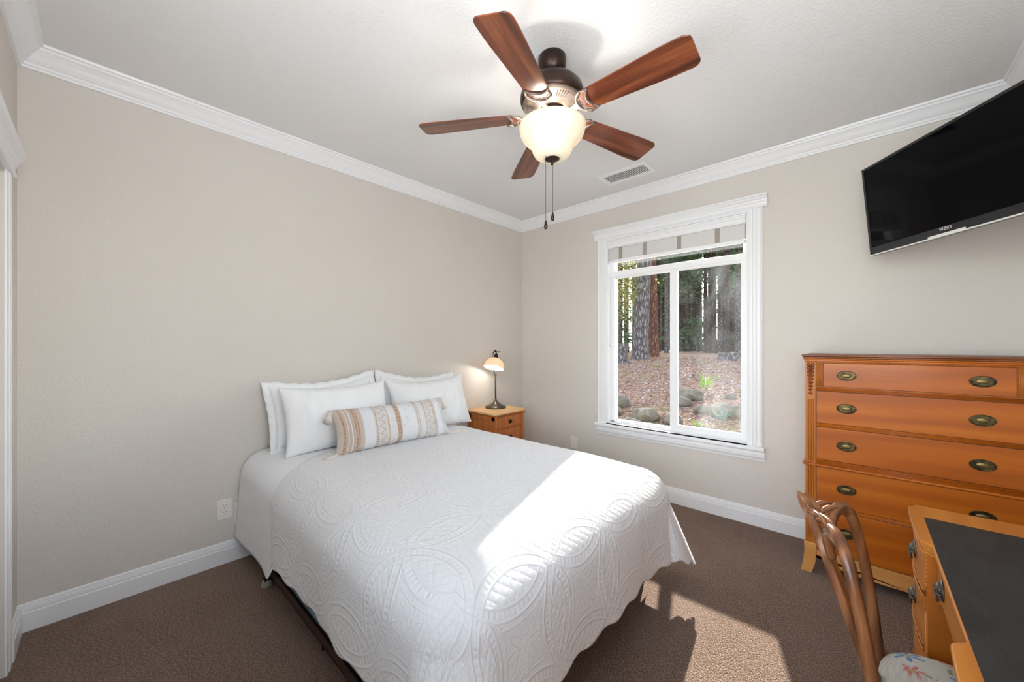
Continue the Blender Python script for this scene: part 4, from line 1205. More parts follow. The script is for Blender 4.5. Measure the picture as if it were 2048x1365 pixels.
moul = [(-0.0165, -0.008), (-0.013, -0.013), (-0.009, -0.013), (-0.006, -0.008), (0.0, -0.0145), (0.006, -0.008), (0.009, -0.013), (0.013, -0.013), (0.0165, -0.008), (0.0175, 0.002), (0.013, 0.007), (0.009, 0.012), (0.005, 0.008), (0.0, 0.013), (-0.005, 0.008), (-0.009, 0.012), (-0.013, 0.007), (-0.0175, 0.002)]
for sx in (-1, 1):
    ctrl = [(0.150, 0.42, 1.0), (0.156, 0.52, 1.0), (0.170, 0.64, 0.95), (0.172, 0.73, 0.95), (0.164, 0.79, 0.95), (0.145, 0.842, 0.95), (0.112, 0.862, 1.0), (0.075, 0.856, 1.0), (0.046, 0.822, 0.9), (0.030, 0.77, 0.7)]
    c = cr(ctrl, 7)
    m = MB(); pts = [bpnt(sx * a, b_) for a, b_, s_ in c]
    m.sweep(pts, moul, up=Vector((0, -1, 0)), scales=[s_ for a, b_, s_ in c])
    m.build('back_post', M['walnut'], chair)
    # rear leg below the seat
    m = MB(); m.sweep([(sx * 0.170, 0.0, 0.46), (sx * 0.170, 0.01, 0.3), (sx * 0.172, 0.035, 0.12), (sx * 0.175, 0.06, 0.0)], [(-0.018, -0.018), (0.018, -0.018), (0.018, 0.018), (-0.018, 0.018)], up=Vector((0, 1, 0)), smooth=False)
    m.build('leg', M['walnut'], chair, bevel=0.004)
    # cabriole front leg
    m = MB(); m.tube([(sx * 0.205, -0.385, 0.43), (sx * 0.215, -0.398, 0.36), (sx * 0.205, -0.385, 0.22), (sx * 0.195, -0.375, 0.1), (sx * 0.198, -0.385, 0.03), (sx * 0.205, -0.40, 0.0)], [0.026, 0.030, 0.019, 0.013, 0.013, 0.020], 12)
    m.build('leg', M['walnut'], chair)
# crest ornament: a fan-shaped carved shell with leaf ends
m = MB()
for side in (-1, 1):
    def crest(u, v, side=side):
        a = (u * 2 - 1) * 1.25; r = v
        rim = 0.058 - 0.016 * abs(a) + 0.004 * abs(math.cos(a * 7.5))
        x = math.sin(a) * rim * r * 1.15; z = 0.862 + (0.012 + math.cos(a) * (rim - 0.012)) * r * 1.05 - 0.006
        p = bpnt(x, z)
        ridge = abs(math.cos(a * 7.5))
        th = 0.013 * (1 - 0.55 * r * r) * (1 - 0.3 * abs(a)) + 0.005 * ridge * math.sin(PI * min(1, r * 1.02)) 
        th *= max(0.0, 1 - r ** 8) ** 0.5
        p.y += side * th + 0.016 * r * r
        return p
    m.grid(crest, 60, 14)
m.ellipsoid(tuple(bpnt(0, 0.862) + Vector((0, -0.014, 0))), (0.013, 0.009, 0.012))
m.build('crest_carving', M['walnut'], chair)
for sx in (-1, 1):
    m = MB()
    for k in range(3):
        pts = []
        for j in range(10):
            u = j / 9; a = sx * (0.018 + 0.075 * u); z = 0.876 + 0.010 * math.sin(u * PI) - 0.004 * u - 0.007 * k
            p = bpnt(a, z); p.y += (-0.010 if k == 1 else 0.008 - 0.012 * (k == 2))
            pts.append(p)
        m.tube(pts, [0.0075 * (1 - 0.75 * (j / 9)) + 0.0015 for j in range(10)], 8)
    m.build('leaf_carving', M['walnut'], chair)
# splat: knot, then a board with two curved bars
m = MB()
c = cr([(0.0, 0.885, 0.8), (0.0, 0.85, 1.0), (0.0, 0.81, 1.1), (0.0, 0.765, 1.7), (0.0, 0.71, 1.75), (0.0, 0.64, 1.7), (0.0, 0.56, 1.7), (0.0, 0.50, 1.9), (0.0, 0.455, 2.2)], 6)
m.sweep([bpnt(0, b_) for a, b_, s_ in c], [(-0.019, -0.008), (-0.012, -0.012), (-0.008, -0.009), (0.008, -0.009), (0.012, -0.012), (0.019, -0.008), (0.019, 0.010), (-0.019, 0.010)], up=Vector((0, -1, 0)), scales=[(s_, 1.0) for a, b_, s_ in c])
m.build('splat', M['walnut'], chair, bevel=0.002)
m = MB()
m.ellipsoid(tuple(bpnt(0, 0.80) + Vector((0, -0.012, 0))), (0.012, 0.008, 0.018))
m.build('knot_carving', M['walnut'], chair)
m = MB(); m.ellipsoid(tuple(bpnt(0, 0.53) + Vector((0, -0.010, 0))), (0.010, 0.010, 0.022))
m.build('knot_carving', M['walnut'], chair)
# seat rail
def seat_out(a, k=1.0):
    """seat outline in plan"""
    ca, sa = math.cos(a), math.sin(a)
    x = math.copysign(abs(ca) ** 0.40, ca); y = math.copysign(abs(sa) ** 0.40, sa)
    wd = 0.215 + 0.022 * (-y)
    return (x * wd * k, -0.205 + y * (0.205 + (0.02 if y < 0 else 0)) * k)
m = MB(); m.prism([seat_out(2 * PI * k / 64) for k in range(64)], 0.385, 0.445, 'z'); m.build('seat_rail', M['walnut'], chair, bevel=0.006)
# seat cushion with needlepoint flowers
flowers = [(0.135, -0.055, 'blue', 0.034), (0.165, -0.135, 'red', 0.027), (0.150, -0.215, 'purple', 0.034), (0.175, -0.275, 'purple', 0.026), (0.060, -0.060, 'red', 0.026), (0.085, -0.150, 'blue', 0.026), (0.055, -0.245, 'purple', 0.032), (0.020, -0.120, 'red', 0.026), (-0.03, -0.20, 'blue', 0.03), (-0.10, -0.13, 'purple', 0.03), (0.10, -0.285, 'red', 0.022), (0.03, -0.305, 'purple', 0.028), (-0.08, -0.27, 'red', 0.028)]
fc_ = {'blue': (rgb(70, 104, 158), rgb(120, 150, 190)), 'red': (rgb(186, 92, 98), rgb(206, 140, 140)), 'purple': (rgb(130, 74, 128), rgb(170, 110, 150))}
root = (-0.03, -0.33)
def seatcol(x, y):
    basec = rgb(204, 201, 190) if (int((x + 1) * 480) % 2) else rgb(190, 188, 180)
    for fx, fy, kd, r in flowers:
        dx, dy = x - fx, y - fy; d = math.hypot(dx, dy)
        if d < r * 1.15:
            a = math.atan2(dy, dx); pet = r * (0.62 + 0.38 * math.cos(a * 6 + fx * 40))
            if d < r * 0.22: return rgb(170, 168, 90)
            if d < pet: return fc_[kd][int(a * 4 + 20 * d / r) % 2]
        # stem from root to flower, slightly curved
        t = max(0.0, min(1.0, ((x - root[0]) * (fx - root[0]) + (y - root[1]) * (fy - root[1])) / max(1e-6, (fx - root[0]) ** 2 + (fy - root[1]) ** 2)))
        sx_ = root[0] + (fx - root[0]) * t + 0.018 * math.sin(PI * t); sy_ = root[1] + (fy - root[1]) * t
        if math.hypot(x - sx_, y - sy_) < 0.0026 and t < 0.93: return rgb(112, 108, 70)
        for tt in (0.45, 0.7):
            bx_ = root[0] + (fx - root[0]) * tt + 0.018 * math.sin(PI * tt) + 0.014; by_ = root[1] + (fy - root[1]) * tt + 0.008
            if ((x - bx_) / 0.016) ** 2 + ((y - by_) / 0.0045) ** 2 < 1: return rgb(140, 142, 96)
    return basec
N, K = 150, 110
v = [(0, -0.21, 0.502)]; uvs = [(0, 0)]; 
for j in range(1, K + 1):
    u = j / K
    for k in range(N):
        x, y = seat_out(2 * PI * k / N, min(1.0, u) * 1.015)
        z = 0.445 + 0.062 * (1 - u ** 5) ** 0.6
        v.append((x, y, z))
f = [(0, 1 + k, 1 + (k + 1) % N) for k in range(N)]
for j in range(K - 1):
    for k in range(N):
        k2 = (k + 1) % N
        f.append((1 + j * N + k, 1 + (j + 1) * N + k, 1 + (j + 1) * N + k2, 1 + j * N + k2))
f.append(tuple(1 + (K - 1) * N + k for k in range(N))[::-1])
me = bpy.data.meshes.new('seat'); me.from_pydata(v, [], f); me.polygons.foreach_set('use_smooth', [True] * len(f))
ul = me.uv_layers.new(name='UVMap')
for l in me.loops:
    p = v[l.vertex_index]; ul.data[l.index].uv = (p[0] * 6, p[1] * 6)
ca = me.color_attributes.new('Col', 'FLOAT_COLOR', 'POINT')
for i, p in enumerate(v): ca.data[i].color = seatcol(p[0], p[1])
bm = bmesh.new(); bm.from_mesh(me); bmesh.ops.recalc_face_normals(bm, faces=bm.faces); bm.to_mesh(me); bm.free()
me.materials.append(M['needlepoint'])
so = bpy.data.objects.new('seat', me); COL.objects.link(so); so.parent = chair; so['label'] = 'cream needlepoint seat with embroidered flowers'

# ---------------------------------------------------------------- ceiling fan
FX, FY = -1.823, -1.765
fan = thing('ceiling_fan', 'bronze five blade ceiling fan with reddish wooden blades and a lit alabaster bowl', 'ceiling fan', (FX, FY, H))
def fz(z): return z - H
m = MB(); m.lathe([(0.0, fz(2.74)), (0.062, fz(2.74)), (0.067, fz(2.734)), (0.068, fz(2.715)), (0.067, fz(2.695)), (0.061, fz(2.674)), (0.046, fz(2.656)), (0.034, fz(2.650)), (0.030, fz(2.640)), (0.0, fz(2.640))], seg=48); m.build('canopy', M['bronze'], fan)
m = MB(); m.lathe([(0.015, fz(2.66)), (0.015, fz(2.62))], seg=20); m.build('downrod', M['bronze'], fan)
m = MB(); m.lathe([(0.0, fz(2.6360)), (0.040, fz(2.6360)), (0.085, fz(2.6260)), (0.122, fz(2.6050)), (0.145, fz(2.5780)), (0.154, fz(2.5500)), (0.155, fz(2.5280)), (0.150, fz(2.5160)), (0.143, fz(2.5100)), (0.0, fz(2.5100))], seg=64); mo = m.build('motor_housing', M['bronze'], fan)
m = MB(); m.lathe([(0.145, fz(2.5130)), (0.140, fz(2.5040)), (0.120, fz(2.4960)), (0.075, fz(2.4860)), (0.070, fz(2.4800)), (0.0, fz(2.4800))], seg=64); mp = m.build('motor_plate', M['pewter'], fan)
m = MB()
for k in range(60):
    if k % 12 in (0, 1): continue
    a = 2 * PI * k / 60
    d = Vector((math.cos(a), math.sin(a), 0)); s_ = Vector((-math.sin(a), math.cos(a), 0))
    p0 = d * 0.092; p1 = d * 0.126
    z0, z1 = fz(2.4905), fz(2.4980)
    m.add([p0 + s_ * 0.002 + Vector((0, 0, z0 - 0.0012)), p0 - s_ * 0.002 + Vector((0, 0, z0 - 0.0012)), p1 - s_ * 0.003 + Vector((0, 0, z1 - 0.0012)), p1 + s_ * 0.003 + Vector((0, 0, z1 - 0.0012)),
           p0 + s_ * 0.002 + Vector((0, 0, z0 + 0.004)), p0 - s_ * 0.002 + Vector((0, 0, z0 + 0.004)), p1 - s_ * 0.003 + Vector((0, 0, z1 + 0.004)), p1 + s_ * 0.003 + Vector((0, 0, z1 + 0.004))],
          [(0, 1, 2, 3), (7, 6, 5, 4), (0, 4, 5, 1), (1, 5, 6, 2), (2, 6, 7, 3), (3, 7, 4, 0)])
m.build('vent_slots', M['dark_groove'], mp)
m = MB(); m.lathe([(0.0, fz(2.4820)), (0.062, fz(2.4820)), (0.064, fz(2.4660)), (0.058, fz(2.4500)), (0.058, fz(2.4100)), (0.050, fz(2.4000)), (0, fz(2.4000))], seg=48); m.build('switch_housing', M['bronze'], fan)
BZ = 2.453
A0 = math.radians(53.8)
FANR = 0.655
proto = None
def make_blade():
    root_ = 0.165
    e = bpy.data.objects.new('blade', None)
    m = MB(); N = 40; outl = []
    w0, w1 = 0.056, 0.077
    L0, L1 = 0.165, FANR
    top_, bot = [], []
    nseg = 24
    for k in range(nseg + 1):
        u = k / nseg
        x = L0 + (L1 - L0) * (1 - (1 - u) ** 1.6)
        hw_ = (w0 + (w1 - w0) * min(1, (x - L0) / 0.38))
        # rounded tip and root
        rt = 0.036; dt = L1 - x
        if dt < rt: hw_ = hw_ - rt * 0.75 + rt * 0.75 * math.sqrt(max(0, 1 - ((rt - dt) / rt) ** 2))
        rr = 0.03; dr = x - L0
        if dr < rr: hw_ = hw_ - rr * 0.9 + rr * 0.9 * math.sqrt(max(0, 1 - ((rr - dr) / rr) ** 2))
        top_.append((x, hw_)); bot.append((x, -hw_))
    poly = top_ + bot[::-1]
    m.prism(poly, 0.0, 0.006, 'z')
    bl = m.build('blade', M['blade'])
    bl.modifiers.new('bevel', 'BEVEL').width = 0.0015
    # blade iron: crescent and arm, under the blade
    m = MB(); n = 20; outer, inner = [], []
    for k in range(n + 1):
        a = -1.35 + 2.7 * k / n
        # crescent opening outward
        outer.append((0.205 - 0.058 * math.cos(a), 0.062 * math.sin(a)))
        inner.append((0.222 - 0.045 * math.cos(a * 0.98), 0.058 * math.sin(a * 0.98)))
    for k in range(n):
        pass
    m.tube([(x, y, -0.004) for x, y in outer], [0.0065] * (n + 1), 8)
    m.tube([(x, y, -0.003) for x, y in [(0.242 - 0.045 * math.cos(-1.2 + 2.4 * k / n), 0.055 * math.sin(-1.2 + 2.4 * k / n)) for k in range(n + 1)]], [0.0025 + 0.004 * math.sin(PI * k / n) for k in range(n + 1)], 8)
    for s2 in (-1, 1): m.tube([(0.192, s2 * 0.060, -0.004), (0.215, s2 * 0.056, -0.003), (0.226, s2 * 0.051, -0.003)], 0.0055, 8)
    m.prism([(0.085, -0.012), (0.12, -0.011), (0.15, -0.022), (0.152, 0.022), (0.12, 0.011), (0.085, 0.012)], -0.010, -0.001, 'z')
    for s2 in (-1, 0, 1): m.ellipsoid((0.170, s2 * 0.03, -0.008), (0.004, 0.004, 0.003), 8, 6)
    ir = m.build('blade_iron', M['pewter'])
    return bl, ir
bl0, ir0 = make_blade()
for k in range(5):
    bl = bl0 if k == 0 else bl0.copy()
    ir = ir0 if k == 0 else ir0.copy()
    if k:
        COL.objects.link(bl); COL.objects.link(ir)
    bl.parent = fan; ir.parent = bl
    bl.rotation_mode = 'XYZ'
    rm = Matrix.Rotation(A0 + k * 2 * PI / 5, 4, 'Z') @ Matrix.Rotation(math.radians(2.0), 4, 'Y') @ Matrix.Rotation(math.radians(-12), 4, 'X')
    bl.rotation_euler = rm.to_euler()
    bl.location = (0, 0, fz(BZ))
# bowl, finial, bulbs, pull chains
bp0 = [(0.040, 2.226), (0.060, 2.230), (0.082, 2.244), (0.092, 2.262), (0.098, 2.282), (0.112, 2.302), (0.130, 2.318), (0.143, 2.334), (0.151, 2.352), (0.155, 2.372), (0.156, 2.384)]
bp0 = [(r * 1.03, z + 0.018) for r, z in bp0]
prof = [(r, fz(z)) for r, z in bp0]
inn = [(r - 0.004, fz(z) + 0.002) for r, z in bp0][::-1]
m = MB(); m.lathe([(0.0, fz(2.2420)), (0.02, fz(2.2420))] + prof + inn + [(0.02, fz(2.2470)), (0, fz(2.2470))], seg=64, caps=False); m.build('glass_bowl', M['bowl'], fan)
m = MB(); m.lathe([(0.0, fz(2.2140)), (0.006, fz(2.2160)), (0.008, fz(2.2240)), (0.005, fz(2.2290)), (0.008, fz(2.2320)), (0.022, fz(2.2350)), (0.036, fz(2.2430)), (0.042, fz(2.2540)), (0.040, fz(2.2590)), (0.0, fz(2.2590))], seg=32); m.build('finial', M['bronze'], fan)
m = MB(); m.tube([(0, 0, fz(2.2530)), (0, 0, fz(2.4180))], 0.005, 8); m.build('centre_rod', M['bronze'], fan)
for k in range(3):
    a = math.radians(100 + 120 * k)
    c = Vector((0.075 * math.cos(a), 0.075 * math.sin(a), fz(2.345)))
    m = MB(); m.ellipsoid(tuple(c), (0.022, 0.022, 0.032)); bu = m.build('bulb', M['bulb'], fan)
    m = MB(); m.tube([tuple(c + Vector((0, 0, 0.03))), tuple(c * 0.75 + Vector((0, 0, fz(2.395) * 0.25 + 0.01)))], 0.012, 10); m.build('socket', M['bronze'], fan)
    pl_ = bpy.data.lights.new('fan_light', 'POINT'); pl_.energy = FAN_POWER / 3; pl_.color = FAN_COLOR; pl_.shadow_soft_size = 0.02
    po = bpy.data.objects.new('fan_light', pl_); COL.objects.link(po); po.parent = fan; po.location = c + Vector((0.030 * math.cos(a), 0.030 * math.sin(a), 0.005))
camr = Vector((math.sin(YAW), -math.cos(YAW), 0)); camf = Vector((math.cos(YAW), math.sin(YAW), 0))
for (du, dd, zb) in ((-0.034, -0.030, 1.904), (0.0, -0.020, 1.947)):
    p = camr * du + camf * dd
    m = MB(); m.tube([(p.x, p.y, fz(2.40)), (p.x, p.y, fz(zb + 0.03))], 0.0011, 6)
    c = m.build('pull_chain', M['bronze'], fan)
    m = MB(); m.lathe([(0.0, 0.034), (0.003, 0.032), (0.005, 0.022), (0.0085, 0.008), (0.0085, 0.0), (0.006, -0.008), (0.0, -0.011)], (p.x, p.y, fz(zb)), 16)
    m.build('chain_fob', M['bronze'], c)

# ---------------------------------------------------------------- woodland outside
GX = [-1, 1, 2, 3, 5, 7, 9, 12, 20, 70]; GZ = [-.2, -.1, .08, .24, .52, .78, .94, .95, .85, .5]
def ground(x, y):
    return float(np.interp(x, GX, GZ)) + 0.05 * noise.noise(Vector((x * 0.7, y * 0.7, 0))) * min(1, max(0, x - 1) / 3) + 0.012 * noise.noise(Vector((x * 4, y * 4, 0)))
def in_beam(x, y, z):
    """the gap between the crowns through which the sun reaches the window"""
    return abs(y - (-1.66 + 0.312 * x)) < 0.85 and 0.2 + 0.515 * x < z < 2.5 + 0.515 * x
m = MB()
gxs = [0.15 + 0.12 * k for k in range(90)] + [11 + 1.2 * k for k in range(50)]
gys = [-30 + 2 * k for k in range(13)] + [-4 + 0.14 * k for k in range(72)] + [6.2 + 1.5 * k for k in range(26)]
m.add([(x, y, ground(x, y)) for y in gys for x in gxs], [(j * len(gxs) + i, j * len(gxs) + i + 1, (j + 1) * len(gxs) + i + 1, (j + 1) * len(gxs) + i) for j in range(len(gys) - 1) for i in range(len(gxs) - 1)], True)
go = struct(m.build('ground', M['litter']), 'sloping woodland floor covered in brown needles')

def litter(name, mat, n, x0, x1, y0, y1, size, label, seed):
    r = random.Random(seed); m = MB()
    for _ in range(n):
        x = x0 + (x1 - x0) * r.random() ** 0.8; y = y0 + (y1 - y0) * r.random()
        y = y + 0.25 * (x - 2)
        z = ground(x, y) + 0.006 + 0.012 * r.random()
        a = r.random() * 6.28; s_ = size * (0.5 + r.random())
        d = Vector((math.cos(a), math.sin(a), r.uniform(-.25, .25))) * s_; e = Vector((-math.sin(a), math.cos(a), r.uniform(-.35, .35))) * s_ * 0.55
        p = Vector((x, y, z))
        m.add([p - d, p - e * 0.8 + d * 0.1, p + d, p + e + d * 0.1], [(0, 1, 2, 3)])
    o = m.build(name, M[mat]); tag(o, label, 'leaves', kind='stuff')
litter('dry_leaves', 'dryleaf', 1500, 2.0, 8.5, -2.4, 1.6, 0.026, 'pale grey dry leaves scattered over the slope outside the window', 3)
litter('fallen_needles', 'dryleaf2', 3500, 1.8, 9.5, -2.8, 2.2, 0.030, 'brown needles and twigs covering the slope outside the window', 5)

def leaves(m, centre, rad, n, size, r, droop=0.3, asp=0.5, beam=True):
    for _ in range(n):
        p = Vector((centre[0] + r.gauss(0, 0.5) * rad[0], centre[1] + r.gauss(0, 0.5) * rad[1], centre[2] + r.gauss(0, 0.5) * rad[2]))
        if beam and in_beam(*p): continue
        a = r.random() * 6.28
        d = Vector((math.cos(a), math.sin(a), -droop + r.uniform(-.4, .4))).normalized() * size * r.uniform(.6, 1.3)
        e = d.cross(Vector((r.uniform(-1, 1), r.uniform(-1, 1), r.uniform(-1, 1)))).normalized() * size * asp * r.uniform(.6, 1.2)
        m.add([p - d, p - e, p + d * 0.9, p + e], [(0, 1, 2, 3)])

def trunk_mesh(h, r0, r1, lean, seed, flare=1.35):
    m = MB(); n = 16; ng = 14
    def g(u, v):
        a = 2 * PI * u; z = h * v ** 1.5
        rr = r0 + (r1 - r0) * (z / h)
        rr *= 1 + (flare - 1) * math.exp(-z / (r0 * 1.6))
        rr *= 1 + 0.10 * noise.noise(Vector((math.cos(a) * 1.6, math.sin(a) * 1.6, z * 0.8 + seed)))
        return (lean[0] * z + rr * math.cos(a), lean[1] * z + rr * math.sin(a), z - 0.12)
    return m.grid(g, 26, 22, wrapu=True)

def tree(name, x, y, h, r0, mat, label, crown=(3.5, 13), nleaf=700, lsize=0.22, lmat='leaf_dark', lean=(0, 0), group=None, spread=2.2, seed=1, taper=0.55, branches=0):
    r = random.Random(seed)
    t = thing(name, label, 'tree', (x, y, ground(x, y)), 0, group)
    trunk_mesh(h, r0, r0 * taper, lean, seed).build('trunk', M[mat], t)
    gz = ground(x, y)
    m = MB()
    nc = 16
    if x > 14: crown = (crown[0], min(crown[1], 1.8 + 0.345 * x))
    for k in range(nc):
        u = k / nc
        z = crown[0] + (crown[1] - crown[0]) * u
        a = r.random() * 6.28; rad = spread * (1.0 - 0.6 * u) * r.uniform(.4, 1)
        leaves(m, (x + lean[0] * z + rad * math.cos(a), y + lean[1] * z + rad * math.sin(a), gz + z), (spread * 0.75, spread * 0.75, (crown[1] - crown[0]) / nc * 1.3), nleaf // nc, lsize, r)
    if m.f:
        m.v = [(p[0] - x, p[1] - y, p[2] - gz) for p in m.v]
        m.build('foliage', M[lmat], t)
    if branches:
        m = MB()
        for k in range(branches):
            z = crown[0] * 0.7 + (h * 0.6) * k / branches; a = r.random() * 6.28; L_ = r.uniform(.8, 2.0)
            p0 = Vector((lean[0] * z, lean[1] * z, z)); d = Vector((math.cos(a), math.sin(a), r.uniform(-.3, .1)))
            m.tube([p0, p0 + d * L_ * .5, p0 + d * L_ + Vector((0, 0, -.1))], [0.03, 0.018, 0.006], 6)
        m.build('branches', M['bark_dark'], t)
    return t
tree('pine_tree', 8.72, 2.42, 17, 0.235, 'bark_grey', 'tall pine with rough grey bark outside the left window pane', crown=(7, 15), nleaf=500, lsize=0.2, lean=(0.0, -0.050), seed=3, spread=1.6, branches=4)
tree('pine_tree', 9.96, 2.46, 17, 0.175, 'bark_red', 'slimmer pine with reddish bark just right of the grey pine', crown=(7, 15), nleaf=500, lsize=0.2, lean=(0.0, 0.022), seed=5, spread=1.6, branches=4)
tree('maple_tree', 7.5, 3.35, 6.5, 0.07, 'bark_dark', 'yellow green broadleaf tree at the left edge of the window view', crown=(1.5, 5.2), nleaf=2600, lsize=0.060, lmat='leaf_yel', seed=9, spread=1.25, branches=8)
tree('maple_tree', 12.5, 4.9, 6.5, 0.06, 'bark_dark', 'yellow green leafy sapling seen between the red pine and the window mullion', crown=(1.6, 5.6), nleaf=2000, lsize=0.075, lmat='leaf_yel', seed=10, spread=1.2, branches=6)
BG = [(27.57, 8.01, .16), (32.2, 8.9, .55), (36.86, 9.77, .62), (35.27, 8.55, .50), (24.99, 4.9, .14), (23.09, 4.0, .27), (30.13, 5.26, .20), (21.45, 2.84, .20),
      (35.35, 5.52, .3), (24.22, 2.8, .16), (29.06, 3.47, .26), (20.06, 1.39, .16), (32.29, 2.94, .3), (20.99, 9.19, .14), (28.84, 12.5, .22), (25.49, 10.23, .18),
      (24.78, 8.07, .17), (37.14, 12.4, .25), (21.13, 6.11, .13), (24.33, 11.48, .2), (16.56, 8.08, .14), (32.87, 11.12, .22), (41.66, 13.42, .3), (47.67, 8.45, .35),
      (19.0, -1.2, .2), (26.0, -1.5, .28), (23.0, 15.0, .25), (33.0, 17.0, .3), (18.5, -4.0, .22), (44.0, 3.5, .4), (50.0, 12.5, .4), (46.0, 17.5, .4)]
for k, (x, y, r0) in enumerate(BG):
    big = r0 >= .5
    if big:
        tree('redwood_tree', x, y, 14.5, r0, 'bark_dark', 'broad dark redwood trunk in the cluster right of the window mullion', crown=(7.5, 14), nleaf=900, lsize=0.30, seed=20 + k, spread=2.6, group='redwood cluster behind the window', taper=0.8)
    else:
        tree('forest_tree', x, y, 20, r0, 'bark_dark' if k % 3 else 'bark_grey', 'slender dark trunk with conifer foliage in the distant woods outside the window', crown=(4.2 + (k % 4) * 0.9, 15), nleaf=800, lsize=0.20, seed=20 + k, spread=2.1, group='background woodland trees outside the window', taper=0.6)
# understorey conifers that close the view
for k, (x, y) in enumerate([(19.5, 7.9), (26, 9.6), (30, 6.8), (33, 3.6), (44, 7.2), (55, 12), (55, 17), (55, 7), (54, 2), (27, 0.8)]):
    tree('young_conifer', x, y, 5.0 + (x > 35) * 4, 0.06, 'bark_dark', 'bushy dark green young conifer among the distant trunks outside', crown=(0.4, 3.0 + (x > 35) * 5), nleaf=520, lsize=0.17 + 0.1 * (x > 35), seed=80 + k, spread=1.5 + (x > 35) * 1.2, group='young conifers among the background trunks')
# stumps
for x, y, r0, h_, lab in ((7.6, 2.50, 0.19, 0.60, 'weathered grey tree stump at the left edge of the window view'), (9.0, -0.15, 0.30, 0.18, 'low broad tree stump on the crest behind the green blades')):
    m = trunk_mesh(h_ + 0.12, r0, r0 * 0.86, (0, 0), x, 1.3)
    st = thing('tree_stump', lab, 'stump', (x, y, ground(x, y)))
    m.build('trunk', M['bark_grey'], st)
    m = MB(); m.lathe([(0, 0.0), (r0 * 0.84, 0.0), (r0 * 0.84, -0.02)], (0, 0, h_ + 0.004), 20); m.build('cut_top', M['rock'], st)
# rocks
RK = [(2.61, 0.22, .16, 'mossy boulder at the lower left corner of the window view'), (3.06, 0.30, .17, 'rounded mossy boulder left of the broad boulder in the left pane'),
      (2.58, -0.36, .19, 'broad brown boulder in the middle of the left pane'), (2.73, -0.52, .055, 'small reddish standing stone beside the broad boulder', 'rock_red'),
      (2.59, -0.78, .15, 'dark boulder against the mullion in the left pane'), (2.07, -0.35, .17, 'flat mossy boulder at the bottom of the left pane'),
      (6.53, 2.14, .10, 'small grey rock below the grey stump'), (3.47, -0.64, .15, 'grey boulder just right of the mullion'), (3.88, -0.65, .19, 'large grey boulder below the green blades'),
      (3.19, -1.02, .12, 'tan oval boulder in the middle of the right pane'), (3.19, -1.28, .17, 'low dark boulder right of the tan boulder'), (3.18, -1.54, .16, 'pale boulder at the lower right corner of the view'),
      (4.12, -1.22, .08, 'small rock on the slope in the right pane')]
for k, rk in enumerate(RK):
    x, y, r0, lab = rk[:4]
    m = MB(); m.ellipsoid((0, 0, 0), (r0 * 1.15, r0 * 1.0, r0 * (0.72 if len(rk) == 4 else 1.5)), 28, 18, fn=lambda p: 1 + 0.22 * noise.noise(p * 1.4 + Vector((k * 3.1, 0, 0))) + 0.06 * noise.noise(p * 4 + Vector((k, 0, 0))))
    o = m.build('boulder', M[rk[4] if len(rk) > 4 else 'rock'], loc=(x, y, ground(x, y) + r0 * 0.22)); o.rotation_euler = (0, 0, k)
    tag(o, lab, 'rock')
# plants
def plant(name, label, x, y, n, L_, mat, seed, wd=0.012, arch=0.5):
    r = random.Random(seed); t = thing(name, label, 'plant', (x, y, ground(x, y)))
    for k in range(n):
        a = r.random() * 6.28; l_ = L_ * r.uniform(.6, 1.1); sp = r.uniform(.15, arch)
        m = MB(); vs = []
        for j in range(7):
            u = j / 6
            p = Vector((math.cos(a) * l_ * sp * u * (0.4 + u), math.sin(a) * l_ * sp * u * (0.4 + u), l_ * u * (1 - 0.35 * sp * u)))
            p += Vector((math.cos(a * 3), math.sin(a * 3), 0)) * 0.05
            s_ = Vector((-math.sin(a), math.cos(a), 0)) * wd * math.sin(PI * min(1, 0.12 + u * 0.88)) 
            vs += [p - s_, p + Vector((math.cos(a), math.sin(a), 0)) * wd * 0.25, p + s_]
        m.add(vs, [(j * 3 + c, j * 3 + c + 1, (j + 1) * 3 + c + 1, (j + 1) * 3 + c) for j in range(6) for c in range(2)], True)
        m.build('leaf', M[mat], t)
    return t
plant('iris_clump', 'clump of bright green blades on the slope in the right pane', 4.65, -0.66, 20, 0.40, 'leaf_lime', 4, wd=0.012, arch=0.95)
plant('weed', 'small lime green weed at the bottom of the right pane', 2.55, -1.16, 12, 0.13, 'leaf_lime', 6, wd=0.016, arch=1.1)
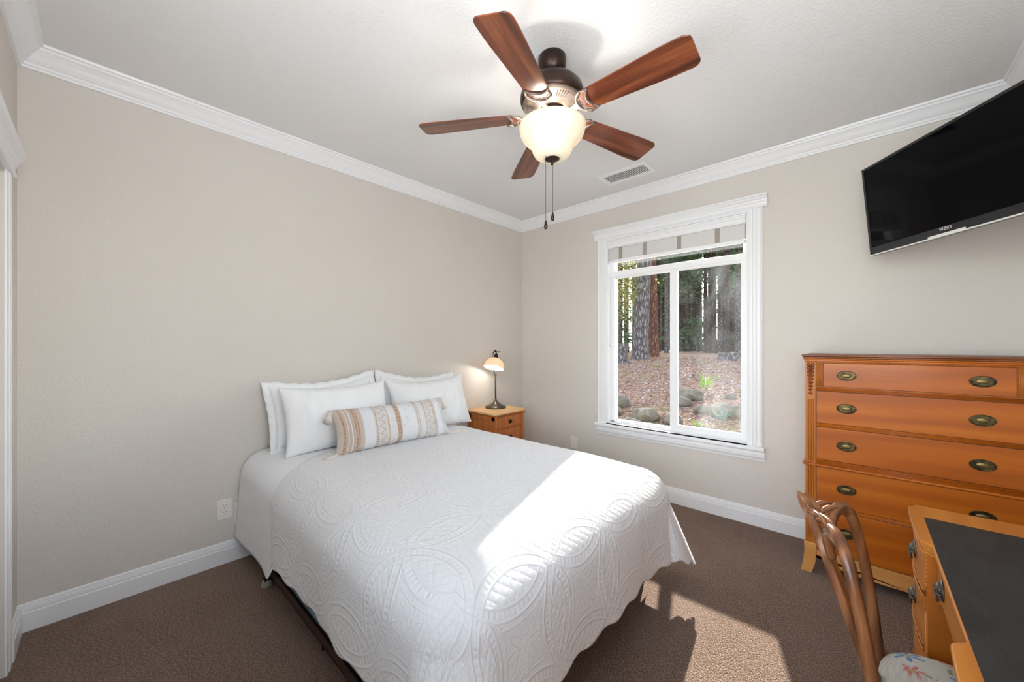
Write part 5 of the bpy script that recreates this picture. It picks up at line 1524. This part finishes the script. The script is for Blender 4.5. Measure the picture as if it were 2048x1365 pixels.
plant('weed', 'blue green leafy plant near the lower right corner of the view', 2.95, -1.36, 16, 0.20, 'leaf_blue', 8, wd=0.018, arch=1.1)

# ---------------------------------------------------------------- unseen windows added on the camera's side to brighten the room

w2 = thing('fill_window_west', 'added white framed window behind the camera, made for fill light', 'window', (RX0, (VY0 + VY1) / 2, VZ0)); w2['kind'] = 'structure'; del w2['category']
m = MB(); m.box(RX0 - 0.10, RX0 - 0.06, VY0, VY0 + 0.05, VZ0, VZ1); m.box(RX0 - 0.10, RX0 - 0.06, VY1 - 0.05, VY1, VZ0, VZ1)
m.box(RX0 - 0.10, RX0 - 0.06, VY0, VY1, VZ0, VZ0 + 0.05); m.box(RX0 - 0.10, RX0 - 0.06, VY0, VY1, VZ1 - 0.05, VZ1); m.box(RX0 - 0.10, RX0 - 0.06, -2.63, -2.57, VZ0, VZ1)
rel(m, w2).build('window_frame', M['vinyl'], w2)
m = MB(); m.box(RX0 - 0.082, RX0 - 0.078, VY0 + 0.04, VY1 - 0.04, VZ0 + 0.04, VZ1 - 0.04); rel(m, w2).build('window_pane', M['glass'], w2)

w3 = thing('fill_window_south', 'added white framed window in the south wall, made for fill light', 'window', ((UX0 + UX1) / 2, RY0, UZ0)); w3['kind'] = 'structure'; del w3['category']
m = MB(); m.box(UX0, UX0 + 0.05, RY0 - 0.10, RY0 - 0.06, UZ0, UZ1); m.box(UX1 - 0.05, UX1, RY0 - 0.10, RY0 - 0.06, UZ0, UZ1)
m.box(UX0, UX1, RY0 - 0.10, RY0 - 0.06, UZ0, UZ0 + 0.05); m.box(UX0, UX1, RY0 - 0.10, RY0 - 0.06, UZ1 - 0.05, UZ1); m.box(UX0, UX1, RY0 - 0.10, RY0 - 0.06, 1.69, 1.73)
rel(m, w3).build('window_frame', M['vinyl'], w3)
m = MB(); m.box(UX0 + 0.04, UX1 - 0.04, RY0 - 0.082, RY0 - 0.078, UZ0 + 0.04, UZ1 - 0.04); rel(m, w3).build('window_pane', M['glass'], w3)
